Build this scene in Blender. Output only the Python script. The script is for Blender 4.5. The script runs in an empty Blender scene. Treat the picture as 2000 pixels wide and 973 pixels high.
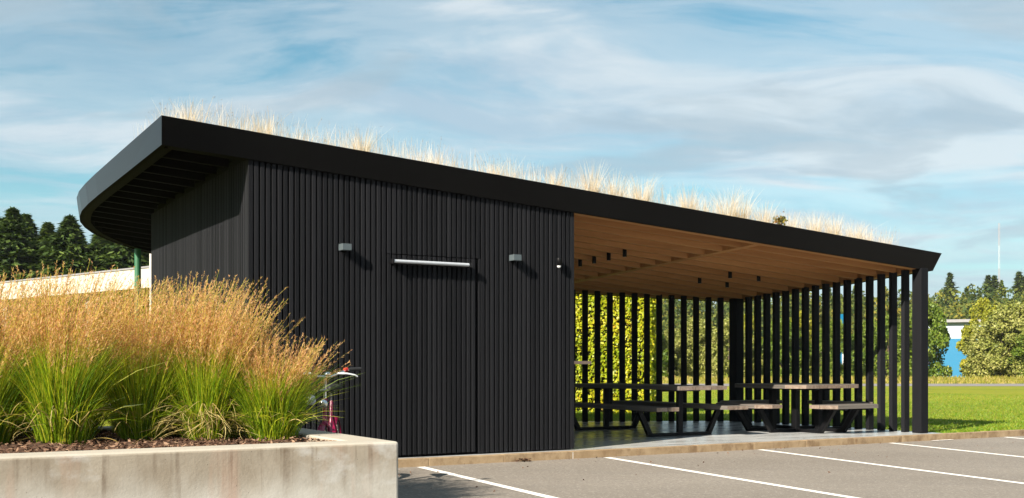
import bpy, bmesh, math, random
import numpy as np
from mathutils import Vector, Matrix, noise as mnoise

random.seed(7)
RNG = np.random.default_rng(7)
R = math.radians
scene = bpy.context.scene
COL = scene.collection

# ------------------------------------------------------------------ camera
# metres; camera at the origin, looking along +Y, 1.16 m above the tarmac at the kerb
cam_d = bpy.data.cameras.new("camera")
cam = bpy.data.objects.new("camera", cam_d)
COL.objects.link(cam)
cam.location = (0, 0, 1.16)
cam.rotation_euler = (R(90), 0, 0)
cam_d.sensor_width = 36.0
cam_d.lens = 38.7
cam_d.shift_y = 0.1128
cam_d.clip_start = 0.1
cam_d.clip_end = 8000
scene.camera = cam

# ------------------------------------------------------------------ light
SUN_DIR = Vector((0.62 * math.cos(R(32)), 0.785 * math.cos(R(32)), -math.sin(R(32)))).normalized()  # the way the light travels
sun_d = bpy.data.lights.new("sun", 'SUN')
sun_d.energy = 4.2
sun_d.angle = R(0.5)
sun_d.color = (1.0, 0.91, 0.78)
sun = bpy.data.objects.new("sun", sun_d)
COL.objects.link(sun)
sun.location = (-20, -25, 30)
sun.rotation_euler = SUN_DIR.to_track_quat('-Z', 'Y').to_euler()

world = bpy.data.worlds.new("World")
scene.world = world
world.use_nodes = True
EXPOSURE = 1.66
scene.view_settings.view_transform = 'Standard'
scene.view_settings.look = 'None'
scene.view_settings.gamma = 1.0
scene.view_settings.use_curve_mapping = False
scene.view_settings.exposure = EXPOSURE


class NT:
    """small helper round a node tree"""
    def __init__(self, tree):
        self.t = tree

    def n(self, kind, **kw):
        nd = self.t.nodes.new(kind)
        for k, v in kw.items():
            if k.startswith('i_'):
                key = k[2:]
                key = int(key) if key.isdigit() else key.replace('_', ' ')
                nd.inputs[key].default_value = v
            else:
                setattr(nd, k, v)
        return nd

    def l(self, a, b):
        self.t.links.new(a, b)

    def math(self, op, a, b=None, clamp=False):
        nd = self.n('ShaderNodeMath', operation=op, use_clamp=clamp)
        for i, v in enumerate((a, b)):
            if v is None:
                continue
            if isinstance(v, (int, float)):
                nd.inputs[i].default_value = v
            else:
                self.l(v, nd.inputs[i])
        return nd.outputs[0]

    def ramp(self, fac, stops, interp='LINEAR'):
        nd = self.n('ShaderNodeValToRGB')
        nd.color_ramp.interpolation = interp
        el = nd.color_ramp.elements
        while len(el) < len(stops):
            el.new(0.5)
        for e, (p, c) in zip(el, stops):
            e.position = p
            e.color = (*c, 1) if len(c) == 3 else c
        self.l(fac, nd.inputs[0])
        return nd.outputs[0]

    def mix(self, fac, a, b, blend='MIX'):
        nd = self.n('ShaderNodeMix', data_type='RGBA', blend_type=blend)
        nd.clamp_factor = True
        for s, v in ((nd.inputs[0], fac), (nd.inputs[6], a), (nd.inputs[7], b)):
            if isinstance(v, (int, float)):
                s.default_value = v
            elif isinstance(v, (tuple, list)):
                s.default_value = (*v, 1) if len(v) == 3 else v
            else:
                self.l(v, s)
        return nd.outputs[2]

    def noise(self, vec, scale, detail=4, rough=0.55, dist=0.0):
        nd = self.n('ShaderNodeTexNoise')
        nd.inputs['Scale'].default_value = scale
        nd.inputs['Detail'].default_value = detail
        nd.inputs['Roughness'].default_value = rough
        nd.inputs['Distortion'].default_value = dist
        if vec is not None:
            self.l(vec, nd.inputs['Vector'])
        return nd.outputs[0]

    def mapping(self, vec, scale=(1, 1, 1), rot=(0, 0, 0), loc=(0, 0, 0)):
        nd = self.n('ShaderNodeMapping')
        nd.inputs['Scale'].default_value = scale
        nd.inputs['Rotation'].default_value = rot
        nd.inputs['Location'].default_value = loc
        self.l(vec, nd.inputs['Vector'])
        return nd.outputs[0]


def build_world():
    t = world.node_tree
    t.nodes.clear()
    k = NT(t)
    out = k.n('ShaderNodeOutputWorld')
    bg = k.n('ShaderNodeBackground')
    bg.inputs['Strength'].default_value = 0.076
    k.l(bg.outputs[0], out.inputs[0])
    sky = k.n('ShaderNodeTexSky', sky_type='NISHITA')
    sky.sun_disc = False
    sky.sun_elevation = R(32)
    sky.sun_rotation = math.atan2(-SUN_DIR.x, -SUN_DIR.y)
    sky.altitude = 300
    sky.air_density = 1.0
    sky.dust_density = 0.6
    sky.ozone_density = 1.4
    base = k.mix(1.0, sky.outputs[0], (0.36, 0.58, 0.53), 'MULTIPLY')
    tc = k.n('ShaderNodeTexCoord').outputs['Generated']
    sep = k.n('ShaderNodeSeparateXYZ')
    k.l(tc, sep.inputs[0])
    # project the view direction on to a flat cloud layer overhead
    z = k.math('ADD', k.math('MAXIMUM', sep.outputs[2], 0.0), 0.16)
    com = k.n('ShaderNodeCombineXYZ')
    k.l(k.math('DIVIDE', sep.outputs[0], z), com.inputs[0])
    k.l(k.math('DIVIDE', sep.outputs[1], z), com.inputs[1])
    P = com.outputs[0]
    warp = k.n('ShaderNodeTexNoise')
    warp.inputs['Scale'].default_value = 0.7
    warp.inputs['Detail'].default_value = 3
    k.l(P, warp.inputs['Vector'])
    vm = k.n('ShaderNodeVectorMath', operation='MULTIPLY_ADD')
    k.l(warp.outputs[1], vm.inputs[0])
    vm.inputs[1].default_value = (0.9, 0.9, 0.0)
    k.l(P, vm.inputs[2])
    PW = vm.outputs[0]
    # high thin veil, drawn out in long streaks
    s1 = k.noise(k.mapping(PW, (0.42, 0.95, 1), (0, 0, R(-14)), (3.1, 1.7, 0)), 1.25, 8, 0.58, 0.3)
    s2 = k.noise(k.mapping(PW, (0.8, 2.6, 1), (0, 0, R(-20)), (7.3, 4.1, 2)), 1.3, 9, 0.64, 0.5)
    veil = k.math('ADD', k.math('MULTIPLY', s1, 0.62), k.math('MULTIPLY', s2, 0.38))
    veil = k.ramp(veil, [(0.40, (0.0,) * 3), (0.485, (0.5,) * 3), (0.585, (1, 1, 1))], 'EASE')
    lo = k.ramp(sep.outputs[2], [(0.02, (0.35,) * 3), (0.20, (0.0,) * 3)])
    cover = k.math('ADD', k.math('MULTIPLY', veil, 0.86), k.math('MULTIPLY', lo, 0.35), True)
    # lower grey puffs
    p1 = k.noise(k.mapping(PW, (0.75, 1.15, 1), (0, 0, R(-8)), (1.2, 9.4, 5)), 1.9, 7, 0.55, 0.3)
    puff = k.ramp(p1, [(0.54, (0, 0, 0)), (0.66, (1, 1, 1))], 'EASE')
    bright = k.noise(k.mapping(PW, (0.6, 1.3, 1), (0, 0, R(-18)), (5, 2, 8)), 1.9, 8, 0.62, 0.35)
    cl = k.mix(k.ramp(bright, [(0.36, (0, 0, 0)), (0.58, (1, 1, 1))], 'EASE'), (1.95, 2.55, 3.05), (3.1, 3.42, 3.62))
    c = k.mix(cover, base, cl)
    c = k.mix(k.math('MULTIPLY', puff, 0.5), c, (1.62, 2.15, 2.52))
    hz = k.ramp(sep.outputs[2], [(0.03, (0.75,) * 3), (0.15, (0.0,) * 3)], 'EASE')
    c = k.mix(hz, c, (1.75, 2.28, 2.68))
    k.l(c, bg.inputs['Color'])


build_world()

# ------------------------------------------------------------------ frames and helpers
ANG = math.atan2(0.5127, 0.8586)          # the shelter's long front runs along u, its depth along v
UX, UY = math.cos(ANG), math.sin(ANG)
AX, AY = -2.80, 11.74                     # front left corner of the shelter wall
SLAB = 0.09


def Wp(u, v, z=0.0):
    return Vector((AX + u * UX - v * UY, AY + u * UY + v * UX, z))


def zb(u, v):                             # underside of the twisted roof
    return 3.34 - 0.0648 * u - (0.012 + 0.0047 * (u + 0.95)) * max(v, 0.0)


def tag(o, label=None, cat=None, group=None, kind=None):
    if label: o['label'] = label
    if cat: o['category'] = cat
    if group: o['group'] = group
    if kind: o['kind'] = kind
    return o


def empty(name, loc=(0, 0, 0), rz=0.0, parent=None):
    o = bpy.data.objects.new(name, None)
    o.empty_display_size = 0.2
    o.location = loc
    o.rotation_euler = (0, 0, rz)
    o.parent = parent
    COL.objects.link(o)
    return o


def thing(name, label, cat, loc=(0, 0, 0), rz=0.0, group=None):
    return tag(empty(name, loc, rz), label, cat, group)


def link(name, me, parent=None, loc=(0, 0, 0), rot=(0, 0, 0), scale=(1, 1, 1)):
    o = bpy.data.objects.new(name, me)
    o.parent = parent
    o.location = loc
    o.rotation_euler = rot
    o.scale = scale
    COL.objects.link(o)
    return o


class MB:
    """collects faces; build() makes ONE mesh"""
    def __init__(self):
        self.v, self.f, self.m, self.s = [], [], [], []

    def add(self, vs, fs, mat=0, smooth=False):
        b = len(self.v)
        self.v += [tuple(p) for p in vs]
        for f in fs:
            self.f.append([b + i for i in f])
            self.m.append(mat)
            self.s.append(smooth)

    def prism(self, poly, z0, z1, mat=0, c=0.0):
        """upright prism on a counter clockwise outline; c chamfers the top edge; z0/z1 may be functions"""
        n = len(poly)
        fz0 = z0 if callable(z0) else (lambda x, y: z0)
        fz1 = z1 if callable(z1) else (lambda x, y: z1)
        vs = [(x, y, fz0(x, y)) for x, y in poly]
        if c > 0:
            cx = sum(p[0] for p in poly) / n
            cy = sum(p[1] for p in poly) / n
            vs += [(x, y, fz1(x, y) - c) for x, y in poly]
            ins = []
            for x, y in poly:
                dx, dy = cx - x, cy - y
                ins.append((x + math.copysign(min(c, abs(dx)), dx) if abs(dx) > 1e-6 else x,
                            y + math.copysign(min(c, abs(dy)), dy) if abs(dy) > 1e-6 else y))
            vs += [(x, y, fz1(x, y)) for x, y in ins]
            fs = [list(range(n))[::-1]]
            for i in range(n):
                j = (i + 1) % n
                fs.append([i, j, n + j, n + i])
                fs.append([n + i, n + j, 2 * n + j, 2 * n + i])
            fs.append([2 * n + i for i in range(n)])
        else:
            vs += [(x, y, fz1(x, y)) for x, y in poly]
            fs = [list(range(n))[::-1]]
            for i in range(n):
                j = (i + 1) % n
                fs.append([i, j, n + j, n + i])
            fs.append([n + i for i in range(n)])
        self.add(vs, fs, mat)
        return self

    def box(self, x0, x1, y0, y1, z0, z1, mat=0, c=0.0):
        return self.prism([(x0, y0), (x1, y0), (x1, y1), (x0, y1)], z0, z1, mat, c)

    def cbox(self, x0, x1, y0, y1, z0, z1, c=0.004, mat=0):
        """box with all edges chamfered"""
        bm = bmesh.new()
        vs = [bm.verts.new(p) for p in [(x0, y0, z0), (x1, y0, z0), (x1, y1, z0), (x0, y1, z0), (x0, y0, z1), (x1, y0, z1), (x1, y1, z1), (x0, y1, z1)]]
        for f in [(3, 2, 1, 0), (4, 5, 6, 7), (0, 1, 5, 4), (1, 2, 6, 5), (2, 3, 7, 6), (3, 0, 4, 7)]:
            bm.faces.new([vs[i] for i in f])
        bmesh.ops.bevel(bm, geom=bm.edges[:], offset=c, segments=1, affect='EDGES')
        bm.verts.index_update()
        self.add([p.co[:] for p in bm.verts], [[q.index for q in f.verts] for f in bm.faces], mat)
        bm.free()
        return self

    def tube(self, pts, r, n=8, mat=0, caps=True, smooth=True):
        pts = [Vector(p) for p in pts]
        rs = r if isinstance(r, (list, tuple)) else [r] * len(pts)
        vs, fs = [], []
        up = None
        for i, p in enumerate(pts):
            d = (pts[min(i + 1, len(pts) - 1)] - pts[max(i - 1, 0)]).normalized()
            if up is None:
                a = Vector((0, 0, 1)) if abs(d.z) < 0.9 else Vector((1, 0, 0))
                up = (a - d * a.dot(d)).normalized()
            else:
                up = (up - d * up.dot(d)).normalized()
            sd = d.cross(up)
            for k in range(n):
                a = 2 * math.pi * k / n
                vs.append(p + (up * math.cos(a) + sd * math.sin(a)) * rs[i])
        for i in range(len(pts) - 1):
            for k in range(n):
                q = (k + 1) % n
                fs.append([i * n + k, i * n + q, (i + 1) * n + q, (i + 1) * n + k])
        self.add(vs, fs, mat, smooth)
        if caps:
            self.add(vs[:n], [list(range(n))[::-1]], mat)
            self.add(vs[-n:], [list(range(n))], mat)
        return self

    def torus(self, c, axis, R0, r, n=32, m=8, mat=0):
        c = Vector(c); ax = Vector(axis).normalized()
        a = Vector((0, 0, 1)) if abs(ax.z) < 0.9 else Vector((1, 0, 0))
        e1 = ax.cross(a).normalized(); e2 = ax.cross(e1)
        vs, fs = [], []
        for i in range(n):
            t = 2 * math.pi * i / n
            d = e1 * math.cos(t) + e2 * math.sin(t)
            for j in range(m):
                p = 2 * math.pi * j / m
                vs.append(c + d * (R0 + r * math.cos(p)) + ax * r * math.sin(p))
        for i in range(n):
            for j in range(m):
                fs.append([i * m + j, ((i + 1) % n) * m + j, ((i + 1) % n) * m + (j + 1) % m, i * m + (j + 1) % m])
        self.add(vs, fs, mat, True)
        return self

    def lathe(self, prof, c=(0, 0, 0), n=16, mat=0, smooth=True):
        vs, fs = [], []
        for r, z in prof:
            for k in range(n):
                a = 2 * math.pi * k / n
                vs.append((c[0] + r * math.cos(a), c[1] + r * math.sin(a), c[2] + z))
        for i in range(len(prof) - 1):
            for k in range(n):
                q = (k + 1) % n
                fs.append([i * n + k, i * n + q, (i + 1) * n + q, (i + 1) * n + k])
        self.add(vs, fs, mat, smooth)
        return self

    def mesh(self, name, mats):
        me = bpy.data.meshes.new(name)
        me.from_pydata(self.v, [], self.f)
        for m in (mats if isinstance(mats, (list, tuple)) else [mats]):
            me.materials.append(m)
        me.polygons.foreach_set('material_index', self.m)
        me.polygons.foreach_set('use_smooth', self.s)
        me.update()
        return me

    def build(self, name, mats, parent=None, loc=(0, 0, 0), rot=(0, 0, 0)):
        return link(name, self.mesh(name, mats), parent, loc, rot)


def np_mesh(name, parts):
    """parts: list of (verts Nx3, quads Mx4, material) -> one mesh, fast"""
    vs, qs, mi, mats = [], [], [], []
    off = 0
    for i, (v, q, m) in enumerate(parts):
        vs.append(np.asarray(v, np.float32).reshape(-1, 3))
        qs.append(np.asarray(q, np.int32) + off)
        off += len(vs[-1])
        if m not in mats:
            mats.append(m)
        mi.append(np.full(len(qs[-1]), mats.index(m), np.int32))
    v = np.concatenate(vs); q = np.concatenate(qs); mi = np.concatenate(mi)
    me = bpy.data.meshes.new(name)
    me.vertices.add(len(v)); me.vertices.foreach_set('co', v.ravel())
    me.loops.add(q.size); me.loops.foreach_set('vertex_index', q.ravel())
    me.polygons.add(len(q))
    me.polygons.foreach_set('loop_start', np.arange(len(q), dtype=np.int32) * 4)
    me.polygons.foreach_set('loop_total', np.full(len(q), 4, np.int32))
    for m in mats:
        me.materials.append(m)
    me.polygons.foreach_set('material_index', mi)
    me.update(calc_edges=True)
    me.validate()
    return me


def strips(P, Wd, S):
    """ribbons: P (N,K,3) spine, Wd (N,K) half widths, S (N,3) or (N,K,3) side vectors"""
    N, K, _ = P.shape
    if S.ndim == 2:
        S = S[:, None, :]
    a = P - S * Wd[..., None]
    b = P + S * Wd[..., None]
    v = np.stack([a, b], axis=2).reshape(N, K * 2, 3)
    base = (np.arange(N) * K * 2)[:, None, None]
    k = np.arange(K - 1)
    q = np.stack([2 * k, 2 * k + 1, 2 * k + 3, 2 * k + 2], axis=1)[None]
    return v.reshape(-1, 3), (base + q).reshape(-1, 4)


def leaf_quads(C, size, flat=0.0, aspect=0.6, rng=None, up=None):
    """randomly turned little quads (folded diamonds) at centres C"""
    rng = rng or RNG
    N = len(C)
    n = rng.normal(size=(N, 3))
    if up is not None:
        n = n * (1 - flat) + up * flat * 1.6
    n /= np.linalg.norm(n, axis=1)[:, None] + 1e-9
    t = rng.normal(size=(N, 3))
    t -= n * (t * n).sum(1)[:, None]
    t /= np.linalg.norm(t, axis=1)[:, None] + 1e-9
    b = np.cross(n, t)
    s = (size * rng.uniform(0.65, 1.35, N))[:, None]
    v = np.stack([C - t * s * 0.5, C + b * s * aspect * 0.5, C + t * s * 0.5, C - b * s * aspect * 0.5], axis=1)
    q = np.arange(N * 4).reshape(N, 4)
    return v.reshape(-1, 3), q


# ------------------------------------------------------------------ materials
MATS = {}


def new_mat(name):
    m = bpy.data.materials.new(name)
    m.use_nodes = True
    m.node_tree.nodes.clear()
    k = NT(m.node_tree)
    out = k.n('ShaderNodeOutputMaterial')
    b = k.n('ShaderNodeBsdfPrincipled')
    k.l(b.outputs[0], out.inputs[0])
    MATS[name] = m
    return m, k, b, out


def plain(name, color, rough=0.5, var=0.12, scale=6.0, metal=0.0, spec=0.5, bump=0.0, bscale=60.0):
    m, k, b, out = new_mat(name)
    tc = k.n('ShaderNodeTexCoord').outputs['Object']
    nz = k.noise(tc, scale, 5, 0.6)
    lo = tuple(c * (1 - var) for c in color); hi = tuple(min(1, c * (1 + var)) for c in color)
    k.l(k.ramp(nz, [(0.3, lo), (0.7, hi)]), b.inputs['Base Color'])
    b.inputs['Roughness'].default_value = rough
    b.inputs['Metallic'].default_value = metal
    b.inputs['Specular IOR Level'].default_value = spec
    if bump:
        bp = k.n('ShaderNodeBump'); bp.inputs['Strength'].default_value = bump; bp.inputs['Distance'].default_value = 0.01
        k.l(k.noise(tc, bscale, 4), bp.inputs['Height'])
        k.l(bp.outputs[0], b.inputs['Normal'])
    return m


def foliage(name, stops, trans=0.35, rough=0.55, spec=0.3, patch=None):
    """leaf colours differ leaf by leaf"""
    m, k, b, out = new_mat(name)
    geo = k.n('ShaderNodeNewGeometry')
    fac = geo.outputs['Random Per Island']
    if patch:
        tc = k.n('ShaderNodeTexCoord').outputs['Object']
        nz = k.noise(tc, patch, 3, 0.5)
        fac = k.math('ADD', k.math('MULTIPLY', fac, 0.55), k.math('MULTIPLY', k.math('SUBTRACT', k.math('MULTIPLY', nz, 2.6), 0.8), 0.45), True)
    col = k.ramp(fac, stops)
    k.l(col, b.inputs['Base Color'])
    b.inputs['Roughness'].default_value = rough
    b.inputs['Specular IOR Level'].default_value = spec
    tr = k.n('ShaderNodeBsdfTranslucent')
    k.l(k.mix(1.0, col, (1.0, 1.0, 0.6), 'MULTIPLY'), tr.inputs['Color'])
    ms = k.n('ShaderNodeMixShader'); ms.inputs[0].default_value = trans
    k.l(b.outputs[0], ms.inputs[1]); k.l(tr.outputs[0], ms.inputs[2])
    k.l(ms.outputs[0], out.inputs[0])
    return m


def mat_black_timber():
    m, k, b, out = new_mat('black stained timber')
    tc = k.n('ShaderNodeTexCoord').outputs['Object']
    info = k.n('ShaderNodeObjectInfo')
    grain = k.noise(k.mapping(tc, (60, 60, 1.2)), 2.0, 5, 0.65)
    mixv = k.math('ADD', k.math('MULTIPLY', grain, 0.5), k.math('MULTIPLY', info.outputs['Random'], 0.5))
    k.l(k.ramp(mixv, [(0.15, (0.00585, 0.00615, 0.0075)), (0.85, (0.01425, 0.01462, 0.0171))]), b.inputs['Base Color'])
    b.inputs['Roughness'].default_value = 0.7
    b.inputs['Specular IOR Level'].default_value = 0.09
    bp = k.n('ShaderNodeBump'); bp.inputs['Strength'].default_value = 0.15; bp.inputs['Distance'].default_value = 0.004
    k.l(grain, bp.inputs['Height']); k.l(bp.outputs[0], b.inputs['Normal'])
    return m


def mat_wood(name, dark, light, stretch=(1.2, 30, 30), rough=0.6, rnd=0.5, spec=0.25):
    m, k, b, out = new_mat(name)
    tc = k.n('ShaderNodeTexCoord').outputs['Object']
    info = k.n('ShaderNodeObjectInfo')
    off = k.n('ShaderNodeVectorMath', operation='SCALE'); off.inputs[0].default_value = (7, 3, 5)
    k.l(info.outputs['Random'], off.inputs['Scale'])
    ad = k.n('ShaderNodeVectorMath', operation='ADD'); k.l(tc, ad.inputs[0]); k.l(off.outputs[0], ad.inputs[1])
    g = k.noise(k.mapping(ad.outputs[0], stretch), 1.0, 6, 0.62, 0.6)
    g2 = k.noise(k.mapping(ad.outputs[0], tuple(s * 0.2 for s in stretch)), 1.0, 3, 0.5)
    f = k.math('ADD', k.math('MULTIPLY', g, 0.6), k.math('MULTIPLY', g2, 0.4))
    f = k.math('ADD', f, k.math('MULTIPLY', k.math('SUBTRACT', info.outputs['Random'], 0.5), rnd * 0.4))
    k.l(k.ramp(f, [(0.28, dark), (0.72, light)]), b.inputs['Base Color'])
    b.inputs['Roughness'].default_value = rough
    b.inputs['Specular IOR Level'].default_value = spec
    bp = k.n('ShaderNodeBump'); bp.inputs['Strength'].default_value = 0.25; bp.inputs['Distance'].default_value = 0.003
    k.l(g, bp.inputs['Height']); k.l(bp.outputs[0], b.inputs['Normal'])
    return m


def mat_asphalt():
    m, k, b, out = new_mat('worn tarmac')
    tc = k.n('ShaderNodeTexCoord').outputs['Object']
    big = k.noise(k.mapping(tc, (0.35, 0.9, 1), (0, 0, ANG)), 0.9, 4, 0.55, 0.3)
    fine = k.noise(tc, 120, 3, 0.7)
    mid = k.noise(tc, 9, 4, 0.6)
    tyre = k.noise(k.mapping(tc, (0.25, 3.2, 1), (0, 0, R(62))), 1.0, 5, 0.6, 0.2)
    c = k.ramp(big, [(0.3, (0.1837, 0.159, 0.132)), (0.7, (0.2325, 0.204, 0.171))])
    c = k.mix(k.math('MULTIPLY', k.ramp(fine, [(0.35, (1,) * 3), (0.62, (0,) * 3)]), 0.35), c, (0.105, 0.09375, 0.0825))
    c = k.mix(k.math('MULTIPLY', k.ramp(fine, [(0.60, (0,) * 3), (0.75, (1,) * 3)]), 0.5), c, (0.315, 0.2925, 0.2625))
    c = k.mix(k.math('MULTIPLY', k.ramp(mid, [(0.55, (0,) * 3), (0.75, (1,) * 3)]), 0.25), c, (0.15, 0.1335, 0.1147))
    c = k.mix(k.math('MULTIPLY', k.ramp(tyre, [(0.5, (0,) * 3), (0.72, (1,) * 3)]), 0.30), c, (0.15, 0.135, 0.1185))
    spot = k.n('ShaderNodeTexVoronoi'); spot.inputs['Scale'].default_value = 2.3; k.l(tc, spot.inputs['Vector'])
    c = k.mix(k.math('MULTIPLY', k.ramp(spot.outputs['Distance'], [(0.018, (1,) * 3), (0.04, (0,) * 3)]), 0.8), c, (0.045, 0.04125, 0.0375))
    peb = k.n('ShaderNodeTexVoronoi'); peb.inputs['Scale'].default_value = 55; k.l(tc, peb.inputs['Vector'])
    pcol = k.n('ShaderNodeSeparateColor'); k.l(peb.outputs['Color'], pcol.inputs[0])
    c = k.mix(k.ramp(pcol.outputs[0], [(0.80, (0,) * 3), (0.95, (0.55,) * 3)]), c, (0.315, 0.2888, 0.255))
    c = k.mix(k.ramp(pcol.outputs[1], [(0.80, (0,) * 3), (0.95, (0.5,) * 3)]), c, (0.1125, 0.1013, 0.09))
    k.l(c, b.inputs['Base Color'])
    b.inputs['Roughness'].default_value = 0.85
    b.inputs['Specular IOR Level'].default_value = 0.3
    bp = k.n('ShaderNodeBump'); bp.inputs['Strength'].default_value = 0.5; bp.inputs['Distance'].default_value = 0.006
    k.l(k.noise(tc, 160, 2), bp.inputs['Height']); k.l(bp.outputs[0], b.inputs['Normal'])
    return m


def mat_paint():
    m, k, b, out = new_mat('worn white road paint')
    tc = k.n('ShaderNodeTexCoord').outputs['Object']
    nz = k.noise(tc, 40, 4, 0.65)
    k.l(k.ramp(nz, [(0.30, (0.36, 0.33, 0.29)), (0.40, (0.70, 0.67, 0.62)), (0.55, (0.82, 0.79, 0.74))]), b.inputs['Base Color'])
    b.inputs['Roughness'].default_value = 0.7
    return m


def mat_concrete_wall():
    """cast planter wall: pour streaks, rust and pale bloom"""
    m, k, b, out = new_mat('stained cast concrete')
    tc = k.n('ShaderNodeTexCoord').outputs['Object']
    big = k.noise(k.mapping(tc, (1.2, 1.2, 1.0)), 2.2, 6, 0.65, 0.5)
    sepn = k.n('ShaderNodeSeparateXYZ'); k.l(tc, sepn.inputs[0])
    # height of the upper, dirtier zone wavers along the wall
    wav = k.noise(k.mapping(tc, (2.2, 2.2, 0.4)), 1.0, 4, 0.6)
    hz = k.math('ADD', sepn.outputs[2], k.math('MULTIPLY', k.math('SUBTRACT', wav, 0.5), 0.5))
    zone = k.ramp(hz, [(0.20, (0,) * 3), (0.52, (1,) * 3)], 'EASE')
    low = k.ramp(big, [(0.32, (0.3375, 0.315, 0.2737)), (0.66, (0.45, 0.4312, 0.39))])
    upp = k.ramp(big, [(0.32, (0.2137, 0.1762, 0.1312)), (0.66, (0.3225, 0.2812, 0.225))])
    c = k.mix(zone, low, upp)
    streak = k.noise(k.mapping(tc, (11, 11, 0.35)), 1.0, 4, 0.6, 0.1)
    hi = k.ramp(hz, [(0.25, (0,) * 3), (0.56, (1,) * 3)])
    brk = k.ramp(k.noise(tc, 7, 4, 0.6), [(0.35, (0.25,) * 3), (0.6, (1,) * 3)])
    st = k.math('MULTIPLY', k.math('MULTIPLY', k.ramp(streak, [(0.54, (0,) * 3), (0.66, (1,) * 3)]), k.math('ADD', k.math('MULTIPLY', hi, 0.75), 0.10)), brk)
    c = k.mix(st, c, (0.1125, 0.07875, 0.0525))
    rust = k.noise(k.mapping(tc, (3.6, 3.6, 0.5), (0, 0, 0), (4, 1, 2)), 1.0, 4, 0.5)
    c = k.mix(k.math('MULTIPLY', k.ramp(rust, [(0.54, (0,) * 3), (0.70, (1,) * 3)]), 0.55), c, (0.3525, 0.2137, 0.1537))
    bloom = k.noise(k.mapping(tc, (1.3, 1.3, 1.9), (0, 0, 0), (8.6, 3, 1)), 1.3, 6, 0.62)
    c = k.mix(k.math('MULTIPLY', k.ramp(bloom, [(0.55, (0,) * 3), (0.66, (1,) * 3)]), 0.5), c, (0.495, 0.4913, 0.4763))
    # the top lip is paler
    lip = k.ramp(sepn.outputs[2], [(0.583, (0,) * 3), (0.592, (1,) * 3)])
    c = k.mix(k.math('MULTIPLY', lip, 0.75), c, (0.39, 0.36, 0.3))
    pit = k.n('ShaderNodeTexVoronoi'); pit.inputs['Scale'].default_value = 26
    k.l(tc, pit.inputs['Vector'])
    pk = k.ramp(pit.outputs['Distance'], [(0.05, (1,) * 3), (0.11, (0,) * 3)])
    sel = k.ramp(k.noise(tc, 5, 3), [(0.52, (0,) * 3), (0.6, (1,) * 3)])
    c = k.mix(k.math('MULTIPLY', k.math('MULTIPLY', pk, sel), 0.7), c, (0.075, 0.06, 0.045))
    k.l(c, b.inputs['Base Color'])
    b.inputs['Roughness'].default_value = 0.85
    b.inputs['Specular IOR Level'].default_value = 0.25
    bp = k.n('ShaderNodeBump'); bp.inputs['Strength'].default_value = 0.16; bp.inputs['Distance'].default_value = 0.01
    k.l(k.math('SUBTRACT', k.noise(tc, 45, 4), k.math('MULTIPLY', pk, 0.5)), bp.inputs['Height']); k.l(bp.outputs[0], b.inputs['Normal'])
    return m


def mat_rough_stone(name, a, bcol, dark, scale=7):
    m, k, b, out = new_mat(name)
    tc = k.n('ShaderNodeTexCoord').outputs['Object']
    info = k.n('ShaderNodeObjectInfo')
    off = k.n('ShaderNodeVectorMath', operation='SCALE'); off.inputs[0].default_value = (17, 5, 3)
    k.l(info.outputs['Random'], off.inputs['Scale'])
    ad = k.n('ShaderNodeVectorMath', operation='ADD'); k.l(tc, ad.inputs[0]); k.l(off.outputs[0], ad.inputs[1])
    v = ad.outputs[0]
    n1 = k.noise(v, scale, 5, 0.62)
    n1 = k.math('ADD', n1, k.math('MULTIPLY', k.math('SUBTRACT', info.outputs['Random'], 0.5), 0.10))
    c = k.ramp(n1, [(0.3, a), (0.7, bcol)])
    d = k.noise(k.mapping(v, (1, 1, 0.6)), 4.2, 6, 0.7)
    c = k.mix(k.math('MULTIPLY', k.ramp(d, [(0.50, (0,) * 3), (0.66, (1,) * 3)]), 0.7), c, dark)
    k.l(c, b.inputs['Base Color'])
    b.inputs['Roughness'].default_value = 0.9
    b.inputs['Specular IOR Level'].default_value = 0.2
    bp = k.n('ShaderNodeBump'); bp.inputs['Strength'].default_value = 0.4; bp.inputs['Distance'].default_value = 0.008
    k.l(k.noise(v, 60, 4), bp.inputs['Height']); k.l(bp.outputs[0], b.inputs['Normal'])
    return m


def mat_slab():
    m, k, b, out = new_mat('polished concrete floor')
    tc = k.n('ShaderNodeTexCoord').outputs['Object']
    n1 = k.noise(k.mapping(tc, (0.8, 2.2, 1)), 1.4, 5, 0.6, 0.4)
    c = k.ramp(n1, [(0.3, (0.315, 0.3225, 0.3225)), (0.7, (0.4125, 0.4163, 0.4088))])
    k.l(c, b.inputs['Base Color'])
    k.l(k.ramp(n1, [(0.3, (0.20,) * 3), (0.7, (0.38,) * 3)]), b.inputs['Roughness'])
    b.inputs['Specular IOR Level'].default_value = 0.35
    bp = k.n('ShaderNodeBump'); bp.inputs['Strength'].default_value = 0.06; bp.inputs['Distance'].default_value = 0.01
    k.l(k.noise(k.mapping(tc, (3, 7, 1)), 1.6, 3), bp.inputs['Height']); k.l(bp.outputs[0], b.inputs['Normal'])
    return m


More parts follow.
